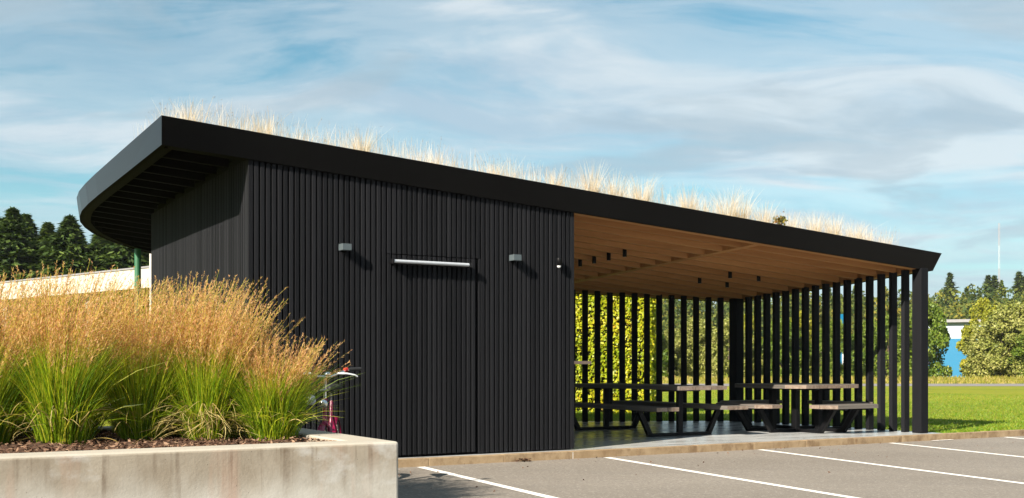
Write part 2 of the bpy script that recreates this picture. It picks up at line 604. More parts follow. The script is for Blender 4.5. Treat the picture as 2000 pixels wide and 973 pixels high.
def mat_lawn():
    m, k, b, out = new_mat('mown lawn')
    tc = k.n('ShaderNodeTexCoord').outputs['Object']
    n1 = k.noise(k.mapping(tc, (0.05, 0.16, 1)), 1.0, 5, 0.6, 0.4)
    n2 = k.noise(tc, 1.4, 5, 0.65)
    c = k.ramp(n1, [(0.35, (0.1425, 0.1875, 0.012)), (0.65, (0.27, 0.255, 0.02625))])
    c = k.mix(k.math('MULTIPLY', k.ramp(n2, [(0.45, (0,) * 3), (0.7, (1,) * 3)]), 0.5), c, (0.0975, 0.1575, 0.00975))
    n3 = k.noise(k.mapping(tc, (0.6, 0.9, 1)), 0.55, 6, 0.7)
    c = k.mix(k.math('MULTIPLY', k.ramp(n3, [(0.5, (0,) * 3), (0.68, (1,) * 3)]), 0.45), c, (0.255, 0.225, 0.03375))
    k.l(c, b.inputs['Base Color'])
    b.inputs['Roughness'].default_value = 0.9
    b.inputs['Specular IOR Level'].default_value = 0.1
    bp = k.n('ShaderNodeBump'); bp.inputs['Strength'].default_value = 0.8; bp.inputs['Distance'].default_value = 0.05
    k.l(k.noise(tc, 22, 4, 0.7), bp.inputs['Height']); k.l(bp.outputs[0], b.inputs['Normal'])
    return m


def mat_fascia():
    m, k, b, out = new_mat('dark coated metal')
    tc = k.n('ShaderNodeTexCoord').outputs['Object']
    n1 = k.noise(tc, 1.2, 4, 0.5)
    k.l(k.ramp(n1, [(0.3, (0.004125, 0.00465, 0.0054)), (0.7, (0.005625, 0.00615, 0.007125))]), b.inputs['Base Color'])
    b.inputs['Roughness'].default_value = 0.28
    b.inputs['Specular IOR Level'].default_value = 0.12
    return m


M_TIMBER = mat_black_timber()
M_BACK = plain('black wall lining', (0.003, 0.003, 0.00375), 0.8, 0.1, spec=0.1)
M_FASCIA = mat_fascia()
M_CEIL = mat_wood('warm spruce ceiling boards', (0.253, 0.106, 0.0425), (0.425, 0.207, 0.0861), (1.0, 9, 9), 0.55, 0.4)
M_BEAM = mat_wood('warm spruce beams', (0.324, 0.152, 0.0557), (0.506, 0.263, 0.106), (1.0, 22, 22), 0.55, 0.4)
M_DARKCEIL = mat_wood('dark stained soffit', (0.00225, 0.00225, 0.00225), (0.0045, 0.0045, 0.004125), (1.0, 9, 9), 0.85, 0.4, 0.04)
M_DARKBEAM = mat_wood('dark stained beams', (0.0045, 0.0045, 0.004125), (0.00825, 0.007875, 0.00675), (1.0, 20, 20), 0.85, 0.4, 0.04)
M_STEEL = plain('black powder coated steel', (0.0045, 0.0045, 0.00525), 0.45, 0.1, spec=0.15)
M_GREYWOOD = mat_wood('weathered grey planks', (0.06375, 0.05475, 0.04725), (0.1537, 0.1372, 0.1215), (22, 1.0, 22), 0.75, 0.6)
M_ENDGRAIN = mat_rough_stone('sawn end grain', (0.1425, 0.1013, 0.075), (0.2475, 0.195, 0.1575), (0.0675, 0.045, 0.03375), 26)
M_ASPHALT = mat_asphalt()
M_PAINT = mat_paint()
M_PLANTER = mat_concrete_wall()
M_KERB = mat_rough_stone('sandy kerb stone', (0.225, 0.1537, 0.08625), (0.33, 0.2438, 0.15), (0.1125, 0.06375, 0.03375))
M_SLAB = mat_slab()
M_LAWN = mat_lawn()
M_GREYMETAL = plain('grey painted lamp housing', (0.06375, 0.081, 0.0885), 0.45, 0.06)
M_WHITE = plain('white plastic', (0.78, 0.79, 0.80), 0.35, 0.03)
M_PALECONC = mat_rough_stone('pale exposed concrete', (0.3, 0.2737, 0.2475), (0.39, 0.3638, 0.33), (0.225, 0.195, 0.165), 3)
M_DARKWALL = plain('dark brown wall', (0.0225, 0.0135, 0.009), 0.8, 0.3)  # very dark brown for the wall set back under the roof band
M_GREEN = plain('green painted pole', (0.0225, 0.1125, 0.0525), 0.5, 0.1)
M_SOIL = mat_rough_stone('bark mulch', (0.05625, 0.03, 0.021), (0.1275, 0.07125, 0.0465), (0.0225, 0.01275, 0.009), 24)
M_CHIP = foliage('bark chips', [(0.0, (0.04125, 0.021, 0.0135)), (0.6, (0.1275, 0.0675, 0.04125)), (1.0, (0.255, 0.165, 0.105))], 0.0, 0.8, 0.15)
M_MAGENTA = plain('magenta bicycle enamel', (0.195, 0.006, 0.04125), 0.25, 0.05)
M_CHROME = plain('polished metal', (0.75, 0.75, 0.74), 0.2, 0.05, metal=1.0)
M_RUBBER = plain('black rubber', (0.009, 0.009, 0.00975), 0.7, 0.1)
M_RED = plain('red plastic', (0.3375, 0.015, 0.015), 0.35, 0.05)
M_CREAM = plain('cream lamp lens', (0.5625, 0.51, 0.3375), 0.2, 0.05)
M_BLUE = plain('bright blue cladding', (0, 0.1237, 0.2475), 0.5, 0.05)
M_PALEBLUE = plain('pale cladding', (0.33, 0.3825, 0.435), 0.5, 0.04)
M_ROOFGREY = plain('grey roof sheet', (0.21, 0.2025, 0.21), 0.5, 0.1)
M_BARK = mat_rough_stone('bark', (0.05625, 0.04125, 0.03), (0.105, 0.07875, 0.06), (0.0225, 0.015, 0.01125), 9)
M_ROAD = plain('grey road surface', (0.18, 0.165, 0.1575), 0.9, 0.08)
M_WIRE = plain('mast paint white', (0.4125, 0.4275, 0.45), 0.5, 0.02)
M_MASTRED = plain('mast paint red', (0.315, 0.255, 0.2475), 0.5, 0.02)

F_BLADE = foliage('grass blades', [(0.0, (0.0733, 0.155, 0.00862)), (0.4, (0.198, 0.319, 0.0138)), (0.75, (0.362, 0.457, 0.0224)), (1.0, (0.552, 0.5, 0.0474))], 0.55, 0.45, 0.4)
F_STEM = foliage('straw stems', [(0.0, (0.293, 0.328, 0.0259)), (0.5, (0.474, 0.431, 0.0431)), (1.0, (0.561, 0.431, 0.0862))], 0.45, 0.5, 0.3)
F_PLUME = foliage('seed plumes', [(0.0, (0.421, 0.201, 0.11)), (0.5, (0.714, 0.393, 0.192)), (1.0, (0.805, 0.576, 0.32))], 0.55, 0.6, 0.2)
F_DRYLEAF = foliage('dry curled leaves', [(0.0, (0.27, 0.195, 0.0525)), (1.0, (0.465, 0.375, 0.165))], 0.25, 0.6, 0.2)
F_ROOFGRASS = foliage('bleached roof grass', [(0.0, (0.558, 0.414, 0.288)), (0.4, (0.738, 0.648, 0.558)), (1.0, (0.792, 0.747, 0.711))], 0.5, 0.6, 0.15)
F_ROOFBASE = foliage('straw roof tuft', [(0.0, (0.431, 0.276, 0.103)), (1.0, (0.621, 0.466, 0.241))], 0.35, 0.6, 0.15)
F_SEED = foliage('dark seed heads', [(0.0, (0.12, 0.09, 0.075)), (1.0, (0.315, 0.255, 0.2025))], 0.2, 0.6, 0.1)
F_HEDGE = foliage('hornbeam hedge leaves', [(0.0, (0.107, 0.198, 0.0066)), (0.45, (0.33, 0.38, 0.0099)), (0.8, (0.512, 0.454, 0.0206)), (1.0, (0.544, 0.297, 0.0495))], 0.4, 0.45, 0.4, patch=1.3)
F_SPRUCE = foliage('spruce needles', [(0.0, (0.018, 0.036, 0.0105)), (0.5, (0.0525, 0.0885, 0.018)), (1.0, (0.1425, 0.1875, 0.03375))], 0.2, 0.6, 0.2, patch=0.5)
F_TREE = foliage('mid green leaves', [(0.0, (0.04125, 0.08625, 0.009)), (0.5, (0.1162, 0.1762, 0.0165)), (1.0, (0.24, 0.27, 0.04125))], 0.32, 0.5, 0.3, patch=0.7)
F_WILLOW = foliage('pale olive leaves', [(0.0, (0.0825, 0.1125, 0.0165)), (0.5, (0.225, 0.24, 0.04875)), (1.0, (0.435, 0.405, 0.1425))], 0.32, 0.5, 0.3, patch=0.6)
F_YELLOW = foliage('yellowing leaves', [(0.0, (0.105, 0.12, 0.0105)), (0.5, (0.2475, 0.255, 0.01875)), (1.0, (0.375, 0.33, 0.0375))], 0.32, 0.5, 0.3, patch=0.6)
F_FAR = foliage('far wood leaves', [(0.0, (0.0195, 0.039, 0.0135)), (0.4, (0.0525, 0.07875, 0.018)), (0.7, (0.1275, 0.1425, 0.02625)), (1.0, (0.255, 0.195, 0.03))], 0.2, 0.7, 0.1, patch=0.10)
F_LAWN = foliage('lawn blades', [(0.0, (0.075, 0.165, 0.0075)), (0.6, (0.1575, 0.2625, 0.0135)), (1.0, (0.3, 0.3225, 0.0375))], 0.40, 0.5, 0.3)
F_ROUGH = foliage('dry verge grass', [(0.0, (0.1425, 0.165, 0.01875)), (0.6, (0.3, 0.2625, 0.0375)), (1.0, (0.435, 0.315, 0.1275))], 0.35, 0.6, 0.2)

# ------------------------------------------------------------------ ground
def grid_sheet(name, pts, mat, kind='structure'):
    mb = MB()
    mb.add(pts, [list(range(len(pts)))])
    return tag(mb.build(name, mat), kind=kind)


KV = lambda u: -0.205 - 0.013 * max(u, 0)         # front face of the kerb
SLOPE = 0.026


def asph_z(v):
    return -SLOPE * min(max(-0.25 - v, 0.0), 14.0)


mb = MB()
us = [-90, -0.4, 4, 9, 14, 26, 60, 220]
vsn = [None, -1.5, -4, -8, -14.25, -90]
vv = []
for u in us:
    for v in vsn:
        q = KV(u) + 0.02 if v is None else v
        vv.append(tuple(Wp(u, q, asph_z(q))))
nv = len(vsn)
mb.add(vv, [[i * nv + j + 1, (i + 1) * nv + j + 1, (i + 1) * nv + j, i * nv + j] for i in range(len(us) - 1) for j in range(nv - 1)])
tag(mb.build('car_park', M_ASPHALT), kind='structure')

# lawn: one sheet from behind the kerb to the horizon, lifting into a wooded rise far off
mb = MB()
xs = [-3000, -400, -120, -40, 0, 40, 120, 400, 3000]
ys = [30, 55, 75, 110, 150, 200, 260, 400, 3200]


def hill_z(y):
    return 0.07 + max(0.0, min(1.0, (y - 110) / 160)) ** 1.5 * 6.0


gv = [tuple(Wp(u, KV(u) + 0.1, 0.07)) for u in (-320, -60, -0.4, 14, 60, 320)]
mid = [(-300, 60, 0.07), (-100, 60, .07), (0, 60, 0.07), (60, 60, .07), (150, 175, 0.07), (420, 420, 0.07)]
mb.add(gv + mid, [[i, i + 1, 7 + i, 6 + i] for i in range(5)])
b0 = len(mb.v)
g2 = [(x, y, hill_z(y)) for y in [59.9, 75, 110, 150, 200, 270, 420, 3200] for x in [-3000, -300, -100, 0, 60, 150, 420, 3000]]
mb.add([(x, y, z - 0.004 if y < 60 else z) for x, y, z in g2], [[j * 8 + i, j * 8 + i + 1, (j + 1) * 8 + i + 1, (j + 1) * 8 + i] for j in range(7) for i in range(7)])
tag(mb.build('lawn', M_LAWN), kind='structure')

# parking bay lines: 10 cm wide, square to the kerb
line_me = None
for i, u in enumerate([1.88, 4.44, 6.98, 9.55, 12.2, 14.75]):
    mb = MB()
    a = 0.014 * (1 if i else 0.6)
    q = [(u - 0.05, KV(u) - 0.07), (u - 0.05 + a * 4.9, -5.2), (u + 0.05 + a * 4.9, -5.2), (u + 0.05, KV(u) - 0.07)]
    mb.add([tuple(Wp(x, y, asph_z(y) + 0.004)) for x, y in q], [[0, 1, 2, 3]])
    tag(mb.build('parking_line', M_PAINT), kind='structure')
mb = MB()
q = [(10.45, -0.62), (10.45, -0.55), (10.9, -0.56), (10.9, -0.63)]
mb.add([tuple(Wp(x, y + 0.16, 0.004)) for x, y in q], [[3, 2, 1, 0]])
tag(mb.build('paint_mark', M_PAINT), kind='structure')

# far road with pale edge
grid_sheet('road', [(-60, 55.5, 0.078), (140, 55.5, 0.078), (140, 62.2, 0.078), (-60, 62.2, 0.078)], M_ROAD)
grid_sheet('road_edge', [(-60, 55.0, 0.082), (140, 55.0, 0.082), (140, 55.5, 0.082), (-60, 55.5, 0.082)], M_PALECONC)

# kerb of one metre stones
kerb = tag(empty('kerb', Wp(0, 0, 0), ANG), kind='structure')
kme = MB().cbox(0.002, 0.980, 0.0, 0.125, -0.12, SLAB, 0.0035).mesh('kerb_stone', M_KERB)
for i in range(34):
    u = -0.93 + 0.982 * i
    o = link('kerb_stone', kme, kerb, (u, KV(u + 0.4), random.uniform(-0.002, 0.002)), (0, 0, -0.013 if u > 0 else 0))
km = MB().box(0, 0.055, -0.004, 0.01, 0.0, SLAB - 0.008).build('kerb_mark', M_WHITE, kerb, (3.93, KV(3.93), 0))

# floor slab under the whole shelter
slab_poly = [(-0.35, -0.082), (10.98, -0.085 - 0.14), (10.98, 4.2), (4.0, 7.95), (-0.1, 7.2), (-0.1, -0.0)]
slab_poly = [(-0.02, KV(0) + 0.128), (10.98, KV(10.98) + 0.128), (10.98, 4.25), (1.5, 9.05), (-0.02, 8.3)]
mb = MB()
mb.prism(slab_poly, -0.15, SLAB - 0.002)
slab = tag(mb.build('concrete_floor', M_SLAB, None, Wp(0, 0, 0), (0, 0, ANG)), kind='structure')

# ------------------------------------------------------------------ the shelter
pav = thing('picnic_shelter', 'long black timber picnic shelter with sloping grass roof and open slatted end', 'building', Wp(0, 0, 0), ANG)
PITCH = 0.0645
UW = 4.14                                   # right end of the closed store

# store: front wall with lining, boards, door
fw = MB().prism([(0.0, 0.028), (UW, 0.028), (UW, 0.12), (0.0, 0.12)], SLAB, lambda x, y: zb(x, y) + 0.12).build('front_wall', M_BACK, pav)


def board_mesh(name, w, d, mat):
    """unit high board, its face towards -y, slightly eased edges"""
    c = 0.003
    return MB().prism([(c, 0), (w - c, 0), (w, c), (w, d), (0, d), (0, c)], 0, 1).mesh(name, mat)


b_me = board_mesh('board', 0.0445, 0.044, M_TIMBER)
wide_me = board_mesh('corner_board', 0.052, 0.046, M_TIMBER)
D0, D1, DZ = 1.565, 2.765, 2.425             # door opening
door = MB().box(D0 + 0.01, D1 - 0.01, 0.024, 0.027, SLAB + 0.02, DZ - 0.01).build('door', M_BACK, pav)
link('corner_board', wide_me, pav, (-0.018, -0.019, SLAB + 0.012), scale=(1, 1, zb(0, 0) - SLAB))
link('corner_board', wide_me, pav, (UW - 0.03, -0.019, SLAB + 0.012), scale=(1, 1, zb(UW, 0) - SLAB))
u = 0.05
while u < UW - 0.06:
    top = zb(u, 0) + 0.015
    wob = random.uniform(-0.0015, 0.0015)
    if D0 - 0.01 < u < D1 - 0.05:
        link('board', b_me, door, (u, -0.0185 + wob, SLAB + 0.03), scale=(1, 1, DZ - 0.008 - SLAB - 0.03))
        link('board', b_me, fw, (u, -0.0185 + wob, DZ + 0.003), scale=(1, 1, top - DZ - 0.003))
    elif u >= D1 - 0.05 and u < D1 + 0.012:
        link('board', b_me, fw, (u, -0.0185 + wob, DZ + 0.003), scale=(1, 1, top - DZ - 0.003))
    else:
        link('board', b_me, fw, (u, -0.0185 + wob, SLAB + 0.012), scale=(1, 1, top - SLAB - 0.012))
    u += PITCH
link('board', b_me, fw, (D1 + 0.022, -0.0185, SLAB + 0.012), scale=(0.62, 1, DZ - SLAB - 0.012))
# left side wall
LW = 4.48
sw = MB().prism([(0.028, 0.12), (0.12, 0.12), (0.12, LW), (0.028, LW)], SLAB, lambda x, y: zb(x, y) + 0.12).build('side_wall', M_BACK, pav)
v = 0.075
while v < LW - 0.03:
    link('board', b_me, sw, (-0.0185 + random.uniform(-.0015, .0015), v + 0.047, SLAB + 0.012), (0, 0, R(-90)), (1, 1, zb(0, v) + 0.015 - SLAB - 0.012))
    v += PITCH
link('corner_board', wide_me, sw, (-0.0182, 0.0275 + 0.052, SLAB + 0.012), (0, 0, R(-90)), (1, 1, zb(0, 0) - SLAB))
# the store's other two walls
rw = MB().prism([(UW - 0.12, 0.12), (UW - 0.02, 0.12), (UW - 0.02, 5.0), (UW - 0.12, 5.0)], SLAB, lambda x, y: zb(x, y) + 0.12).build('end_wall', M_BACK, pav)
v = 0.05
while v < 4.95:
    link('board', b_me, rw, (UW + 0.02, v, SLAB + 0.012), (0, 0, R(90)), (1, 1, zb(UW, v) + 0.015 - SLAB - 0.012))
    v += PITCH
bw = MB().prism([(0.12, LW - 0.1), (UW - 0.12, 4.9), (UW - 0.12, 5.0), (0.12, LW)], SLAB, lambda x, y: zb(x, y) + 0.12).build('back_wall', M_BACK, pav)

# roof outline at its lower edge (u, v) and how far the top edge leans out
OUT = [(-0.93, -0.055), (10.93, -0.055), (10.93, 4.33), (8.0, 5.86), (4.5, 7.68), (2.2, 8.62), (1.35, 8.62), (0.86, 8.40), (0.5, 8.15), (0.2, 7.85),
       (-0.12, 7.42), (-0.35, 7.03), (-0.55, 6.55), (-0.70, 6.05), (-0.80, 5.50), (-0.86, 4.95), (-0.89, 4.3), (-0.905, 3.5), (-0.915, 1.8)]


def offset(poly, d):
    n = len(poly)
    res = []
    for i in range(n):
        p0, p1, p2 = (Vector(poly[i - 1]), Vector(poly[i]), Vector(poly[(i + 1) % n]))
        d1 = (p1 - p0).normalized(); d2 = (p2 - p1).normalized()
        n1 = Vector((d1.y, -d1.x)); n2 = Vector((d2.y, -d2.x))
        b = (n1 + n2).normalized()
        s = d / max(0.4, b.dot(n1))
        res.append((p1.x + b.x * s, p1.y + b.y * s))
    return res


FH = 0.265
TOP = offset(OUT, 0.04)
TOP[0] = (-0.965, -0.205); TOP[1] = (10.95, -0.205); TOP[2] = (10.95, 4.38)
INN = offset(OUT, -0.05)
TIN = offset(TOP, -0.06)
n = len(OUT)
mb = MB()
ztop = lambda p: zb(p[0], p[1]) + FH
vs = [(x, y, zb(x, y)) for x, y in OUT] + [(x, y, ztop((x, y))) for x, y in TOP] + [(x, y, ztop((x, y)) + 0.003) for x, y in TIN] + [(x, y, ztop((x, y)) - 0.05) for x, y in TIN] \
    + [(x, y, zb(x, y)) for x, y in INN] + [(x, y, zb(x, y) + 0.2) for x, y in INN]
fs = []
for i in range(n):
    j = (i + 1) % n
    fs += [[i, j, n + j, n + i], [n + i, n + j, 2 * n + j, 2 * n + i], [2 * n + i, 2 * n + j, 3 * n + j, 3 * n + i]]
fl = []
for i in range(n):
    j = (i + 1) % n
    fl += [[4 * n + i, 4 * n + j, j, i], [5 * n + i, 5 * n + j, 4 * n + j, 4 * n + i]]
mb.add(vs, fs)
mb.add(vs, fl, 1)
roof = mb.build('roof_edge', [M_FASCIA, M_DARKCEIL], pav)
# joints of the metal sheets on the front
for u in (1.16, 4.66, 8.1):
    p = [(u - 0.002, -0.0555, zb(u, 0)), (u + 0.002, -0.0555, zb(u, 0)), (u + 0.002, -0.2058, zb(u, 0) + FH), (u - 0.002, -0.2058, zb(u, 0) + FH)]
    m2 = MB(); m2.add([(a, b - 0.0012, c) for a, b, c in p], [[0, 1, 2, 3]])
    m2.build('sheet_joint', M_BACK, roof)
m2 = MB()
m2.add([(-0.9095, 4.1, zb(-.9, 4.1)), (-0.9095, 4.104, zb(-.9, 4.1)), (-0.9495, 4.104, zb(-.9, 4.1) + FH), (-0.9495, 4.1, zb(-.9, 4.1) + FH)], [[0, 1, 2, 3]])
m2.build('sheet_joint', M_BACK, roof)


def fan_sheet(poly, zf, flip=False):
    """a closed outline filled as a grid of strips along v (roof is nearly flat)"""
    bm = bmesh.new()
    vs = [bm.verts.new((x, y, zf(x, y))) for x, y in poly]
    f = bm.faces.new(vs)
    bmesh.ops.triangulate(bm, faces=[f])
    bmesh.ops.subdivide_edges(bm, edges=bm.edges[:], cuts=1)
    for q in bm.verts:
        q.co.z = zf(q.co.x, q.co.y)
    bm.normal_update()
    mb = MB()
    bm.verts.index_update()
    mb.add([q.co[:] for q in bm.verts], [[q.index for q in f.verts] for f in bm.faces])
    bm.free()
    return mb


fan_sheet(TIN, lambda x, y: zb(x, y) + FH - 0.045).build('roof_soil', M_SOIL, pav)
# ceilings: warm boards over the open end, dark soffit over the left side
split = UW - 0.03


def clip(poly, a, sign):
    res = []
    m = len(poly)
    for i in range(m):
        p, q = poly[i], poly[(i + 1) % m]
        ip, iq = sign * (p[0] - a) >= 0, sign * (q[0] - a) >= 0
        if ip: res.append(p)
        if ip != iq:
            t = (a - p[0]) / (q[0] - p[0])
            res.append((a, p[1] + t * (q[1] - p[1])))
    return res


fan_sheet(clip(INN, split, 1), lambda x, y: zb(x, y) + 0.200).build('ceiling', M_CEIL, pav)
fan_sheet(clip(INN, split, -1), lambda x, y: zb(x, y) + 0.186).build('soffit', M_DARKCEIL, pav)


def u_range(poly, v):
    xs = []
    m = len(poly)
    for i in range(m):
        p, q = poly[i], poly[(i + 1) % m]
        if (p[1] - v) * (q[1] - v) < 0:
            xs.append(p[0] + (v - p[1]) / (q[1] - p[1]) * (q[0] - p[0]))
    return (min(xs), max(xs)) if xs else None


def beam(name, mat, parent, pts, w, d, lift=0.0):
    """beam following the underside through plan points (straight pieces)"""
    mb = MB()
    for (u0, v0), (u1, v1) in zip(pts[:-1], pts[1:]):
        dd = Vector((u1 - u0, v1 - v0)).normalized(); nn = Vector((-dd.y, dd.x)) * w / 2
        mb.prism([(u0 - nn.x, v0 - nn.y), (u1 - nn.x, v1 - nn.y), (u1 + nn.x, v1 + nn.y), (u0 + nn.x, v0 + nn.y)][::1],
                 lambda x, y: zb(x, y) + lift, lambda x, y: zb(x, y) + lift + d)
    return mb.build(name, mat, parent)


# edge beams just inside the metal edge
EB = offset(OUT, -0.10)
beam('edge_beam', M_BEAM, pav, [(UW + 0.0, EB[1][1] + 0.02), (EB[1][0], EB[1][1] + 0.02)], 0.11, 0.17, 0.004)
beam('edge_beam', M_BEAM, pav, [(EB[1][0] - 0.01, EB[1][1] + 0.08), (EB[2][0] - 0.01, EB[2][1])], 0.11, 0.17, 0.002)
beam('edge_beam', M_BEAM, pav, [EB[2], EB[3], (4.6, EB[3][1] + 3.4 * 0.52)], 0.11, 0.17, 0.006)
beam('edge_beam', M_DARKBEAM, pav, [(EB[0][0], EB[0][1] + 0.02), (-0.02, EB[0][1] + 0.02)], 0.11, 0.17, 0.004)
beam('edge_beam', M_DARKBEAM, pav, EB[7:] + [(EB[0][0], EB[0][1] + 0.08)], 0.10, 0.17, 0.008)
CB = 7.42
beam('cross_beam', M_BEAM, pav, [(CB, 0.11), (CB, 5.95)], 0.11, 0.165, 0.012)
v = 0.46
while v < 7.2:
    r = u_range(EB, v)
    for a, b in ((UW + 0.02, CB - 0.055), (CB + 0.055, min(r[1], 10.72) - 0.06)):
        if b - a > 0.4:
            beam('ceiling_beam', M_BEAM, pav, [(a, v), (b, v)], 0.06, 0.185, 0.012)
    v += 0.395
v = 0.21
while v < 8.0:
    r = u_range(EB, v)
    b = -0.03 if v < LW else 2.2
    if r and b - r[0] > 0.3:
        beam('soffit_beam', M_DARKBEAM, pav, [(r[0] + 0.05, v), (b, v)], 0.06, 0.15, 0.03)
    v += 0.48

# posts: square corner columns and the slats of the open end
post_v = MB().cbox(-0.062, 0.062, -0.034, 0.034, 0, 1, 0.004).mesh('post', M_TIMBER)
post_r = MB().cbox(-0.053, 0.053, -0.034, 0.034, 0, 1, 0.004).mesh('post', M_TIMBER)


def post(me, u, v, rz=0.0):
    link('post', me, pav, (u, v, SLAB), (0, 0, rz), (1, 1, zb(u, v) + 0.03 - SLAB))


MB().cbox(10.63, 10.80, -0.075, 0.10, SLAB, zb(10.7, 0) + 0.02, 0.006).build('corner_column', M_TIMBER, pav)
MB().cbox(10.55, 10.74, 4.02, 4.22, SLAB, zb(10.65, 4.1) + 0.02, 0.006).build('corner_column', M_TIMBER, pav)
for k in range(16):
    post(post_v, 10.70, 0.285 + k * 0.2375)
rdir = Vector((-0.889, 0.458)).normalized()
rz = math.atan2(rdir.y, rdir.x)
for k in range(30):
    p = Vector((10.60, 4.17)) + rdir * (0.235 + 0.2335 * k)
    if p.x > 4.15:
        post(post_r, p.x, p.y, rz)
MB().box(4.13, 4.55, 0.16, 0.36, 1.165, 1.205).build('wall_shelf', mat_wood('planed pale shelf', (0.42, 0.27, 0.2), (0.55, 0.37, 0.28), (1, 20, 20)), pav)

# lamps, sensor and strip light on the front wall
def wall_lamp(u, z, label):
    t = thing('wall_lamp', label, 'lamp', Wp(u, -0.02, z), ANG, 'box lamps on the shelter front')
    MB().cbox(-0.055, 0.055, -0.115, -0.002, -0.035, 0.037, 0.002).build('housing', M_GREYMETAL, t)
    MB().cbox(-0.03, 0.03, -0.04, -0.001, -0.05, -0.0355, 0.002).build('lens', M_BACK, t)
    return t


wall_lamp(1.058, 2.46, 'grey box wall lamp left of the door, near the tall end of the wall')
wall_lamp(3.262, 2.452, 'grey box wall lamp right of the door, beside the small motion sensor')
ms = thing('motion_sensor', 'small dark cylinder motion sensor with white dome on the black wall', 'sensor', Wp(3.90, -0.02, 2.41), ANG)
MB().lathe([(0.0, 0.062), (0.029, 0.062), (0.031, 0.058), (0.031, -0.03), (0.0, -0.03)], (0, -0.05, 0.01), 16).build('housing', M_STEEL, ms)
MB().lathe([(0.026, 0.0), (0.025, -0.012), (0.018, -0.024), (0.0, -0.03)], (0, -0.05, -0.0205), 16).build('dome', M_WHITE, ms)
MB().box(-0.012, 0.012, -0.03, -0.001, -0.01, 0.03).build('bracket', M_STEEL, ms)
sl = thing('strip_light', 'white tube strip light fixed on the shelter door', 'lamp', Wp(2.125, -0.02, 2.335), ANG)
MB().tube([(-0.485, -0.075, 0.0), (0.485, -0.075, 0.0)], 0.0205, 12).build('tube', plain('satin lamp tube', (0.36, 0.385, 0.42), 0.4, 0.03), sl)
MB().cbox(-0.50, 0.50, -0.05, -0.001, -0.028, 0.012, 0.003).build('mount', M_STEEL, sl)
for s in (-1, 1):
    MB().cbox(s * 0.498 - 0.012, s * 0.498 + 0.012, -0.10, -0.02, -0.03, 0.026, 0.003).build('end_cap', M_STEEL, sl)

# ceiling downlights
dl_body = MB().lathe([(0.0, 0.0), (0.03, 0.0), (0.032, 0.003), (0.032, 0.23), (0.0, 0.23)], n=14).mesh('body', M_STEEL)
dl_lens = MB().lathe([(0.024, -0.002), (0.0, -0.0021)], n=14).mesh('lens', plain('frosted lamp lens', (0.45, 0.42, 0.36), 0.3, 0.02))
DL = [(6.38, 3.09, 'black ceiling spotlight next to the wall end, farthest back of the left row of four'),
      (6.38, 2.70, 'black ceiling spotlight second from the back in the left row of four'),
      (6.38, 2.31, 'black ceiling spotlight third from the back in the left row of four'),
      (6.38, 1.90, 'black ceiling spotlight nearest the front edge in the left row of four'),
      (8.79, 3.00, 'black ceiling spotlight back left of the right four, right of the cross beam'),
      (8.81, 2.26, 'black ceiling spotlight front left of the right four, above the octagonal table'),
      (9.40, 2.99, 'black ceiling spotlight back right of the right four, lowest in the picture'),
      (9.36, 2.17, 'black ceiling spotlight front right of the right four, closest to the corner column')]
for u, v, lab in DL:
    t = thing('ceiling_spotlight', lab, 'lamp', Wp(u, v, zb(u, v) - 0.05), 0, 'spotlights under the wooden ceiling')
    link('body', dl_body, t); link('lens', dl_lens, t)

# ------------------------------------------------------------------ picnic tables
def plank(parent, poly, z0, z1, name='plank'):
    """plank with end grain on the short ends (faces across y)"""
    mb = MB()
    n = len(poly)
    mb.prism(poly, z0, z1, 0, 0.004)
    # faces whose normal is mostly +-y are end grain
    me = mb.mesh(name, [M_GREYWOOD, M_ENDGRAIN])
    for p in me.polygons:
        if abs(p.normal.y) > 0.6 and abs(p.normal.z) < 0.3:
            p.material_index = 1
    return link(name, me, parent)


def bar(mb, p, q, w, h):
    """flat steel bar from p to q, w across, h thick in the plane"""
    p, q = Vector(p), Vector(q)
    d = (q - p).normalized()
    up = Vector((0, 0, 1)) if abs(d.z) < 0.95 else Vector((1, 0, 0))
    s = d.cross(up).normalized()
    t = s.cross(d).normalized()
    a, b = s * w / 2, t * h / 2
    vs = [p - a - b, p + a - b, p + a + b, p - a + b, q - a - b, q + a - b, q + a + b, q - a + b]
    mb.add(vs, [[0, 1, 2, 3], [7, 6, 5, 4], [0, 4, 5, 1], [1, 5, 6, 2], [2, 6, 7, 3], [3, 7, 4, 0]])


TH, BH = 0.755, 0.455
lt = thing('picnic_table', 'long grey plank picnic table with two benches, left one in the shelter', 'table', Wp(7.03, 2.3, SLAB), ANG, 'picnic tables in the shelter')
top = empty('tabletop', (0, 0, 0), 0, lt)
L = 1.45
for k in range(3):
    x0 = -0.45 + k * 0.303
    plank(top, [(x0, -L + random.uniform(-.006, .006)), (x0 + 0.293, -L), (x0 + 0.293, L), (x0, L)], TH - 0.058, TH)
for s, nm in ((-1, 'bench'), (1, 'bench')):
    bn = empty(nm, (0, 0, 0), 0, lt)
    for k in range(2):
        x0 = s * 0.665 - 0.205 + k * 0.209
        plank(bn, [(x0, -L + random.uniform(-.006, .006)), (x0 + 0.200, -L), (x0 + 0.200, L), (x0, L)], BH - 0.058, BH)
for y in (-0.9, 0.98):
    mb = MB()
    mb.cbox(-0.045, 0.045, y - 0.03, y + 0.03, 0.0, TH - 0.088, 0.003)
    bar(mb, (-0.60, y, 0.025), (0.60, y, 0.025), 0.06, 0.05)
    for s in (-1, 1):
        bar(mb, (s * 0.565, y, 0.03), (s * 0.765, y, BH - 0.062), 0.06, 0.075)
        bar(mb, (s * 0.50, y, BH - 0.0725), (s * 0.84, y, BH - 0.0725), 0.05, 0.025)
    bar(mb, (-0.38, y, TH - 0.074), (0.38, y, TH - 0.074), 0.06, 0.03)
    mb.build('frame', M_STEEL, lt)

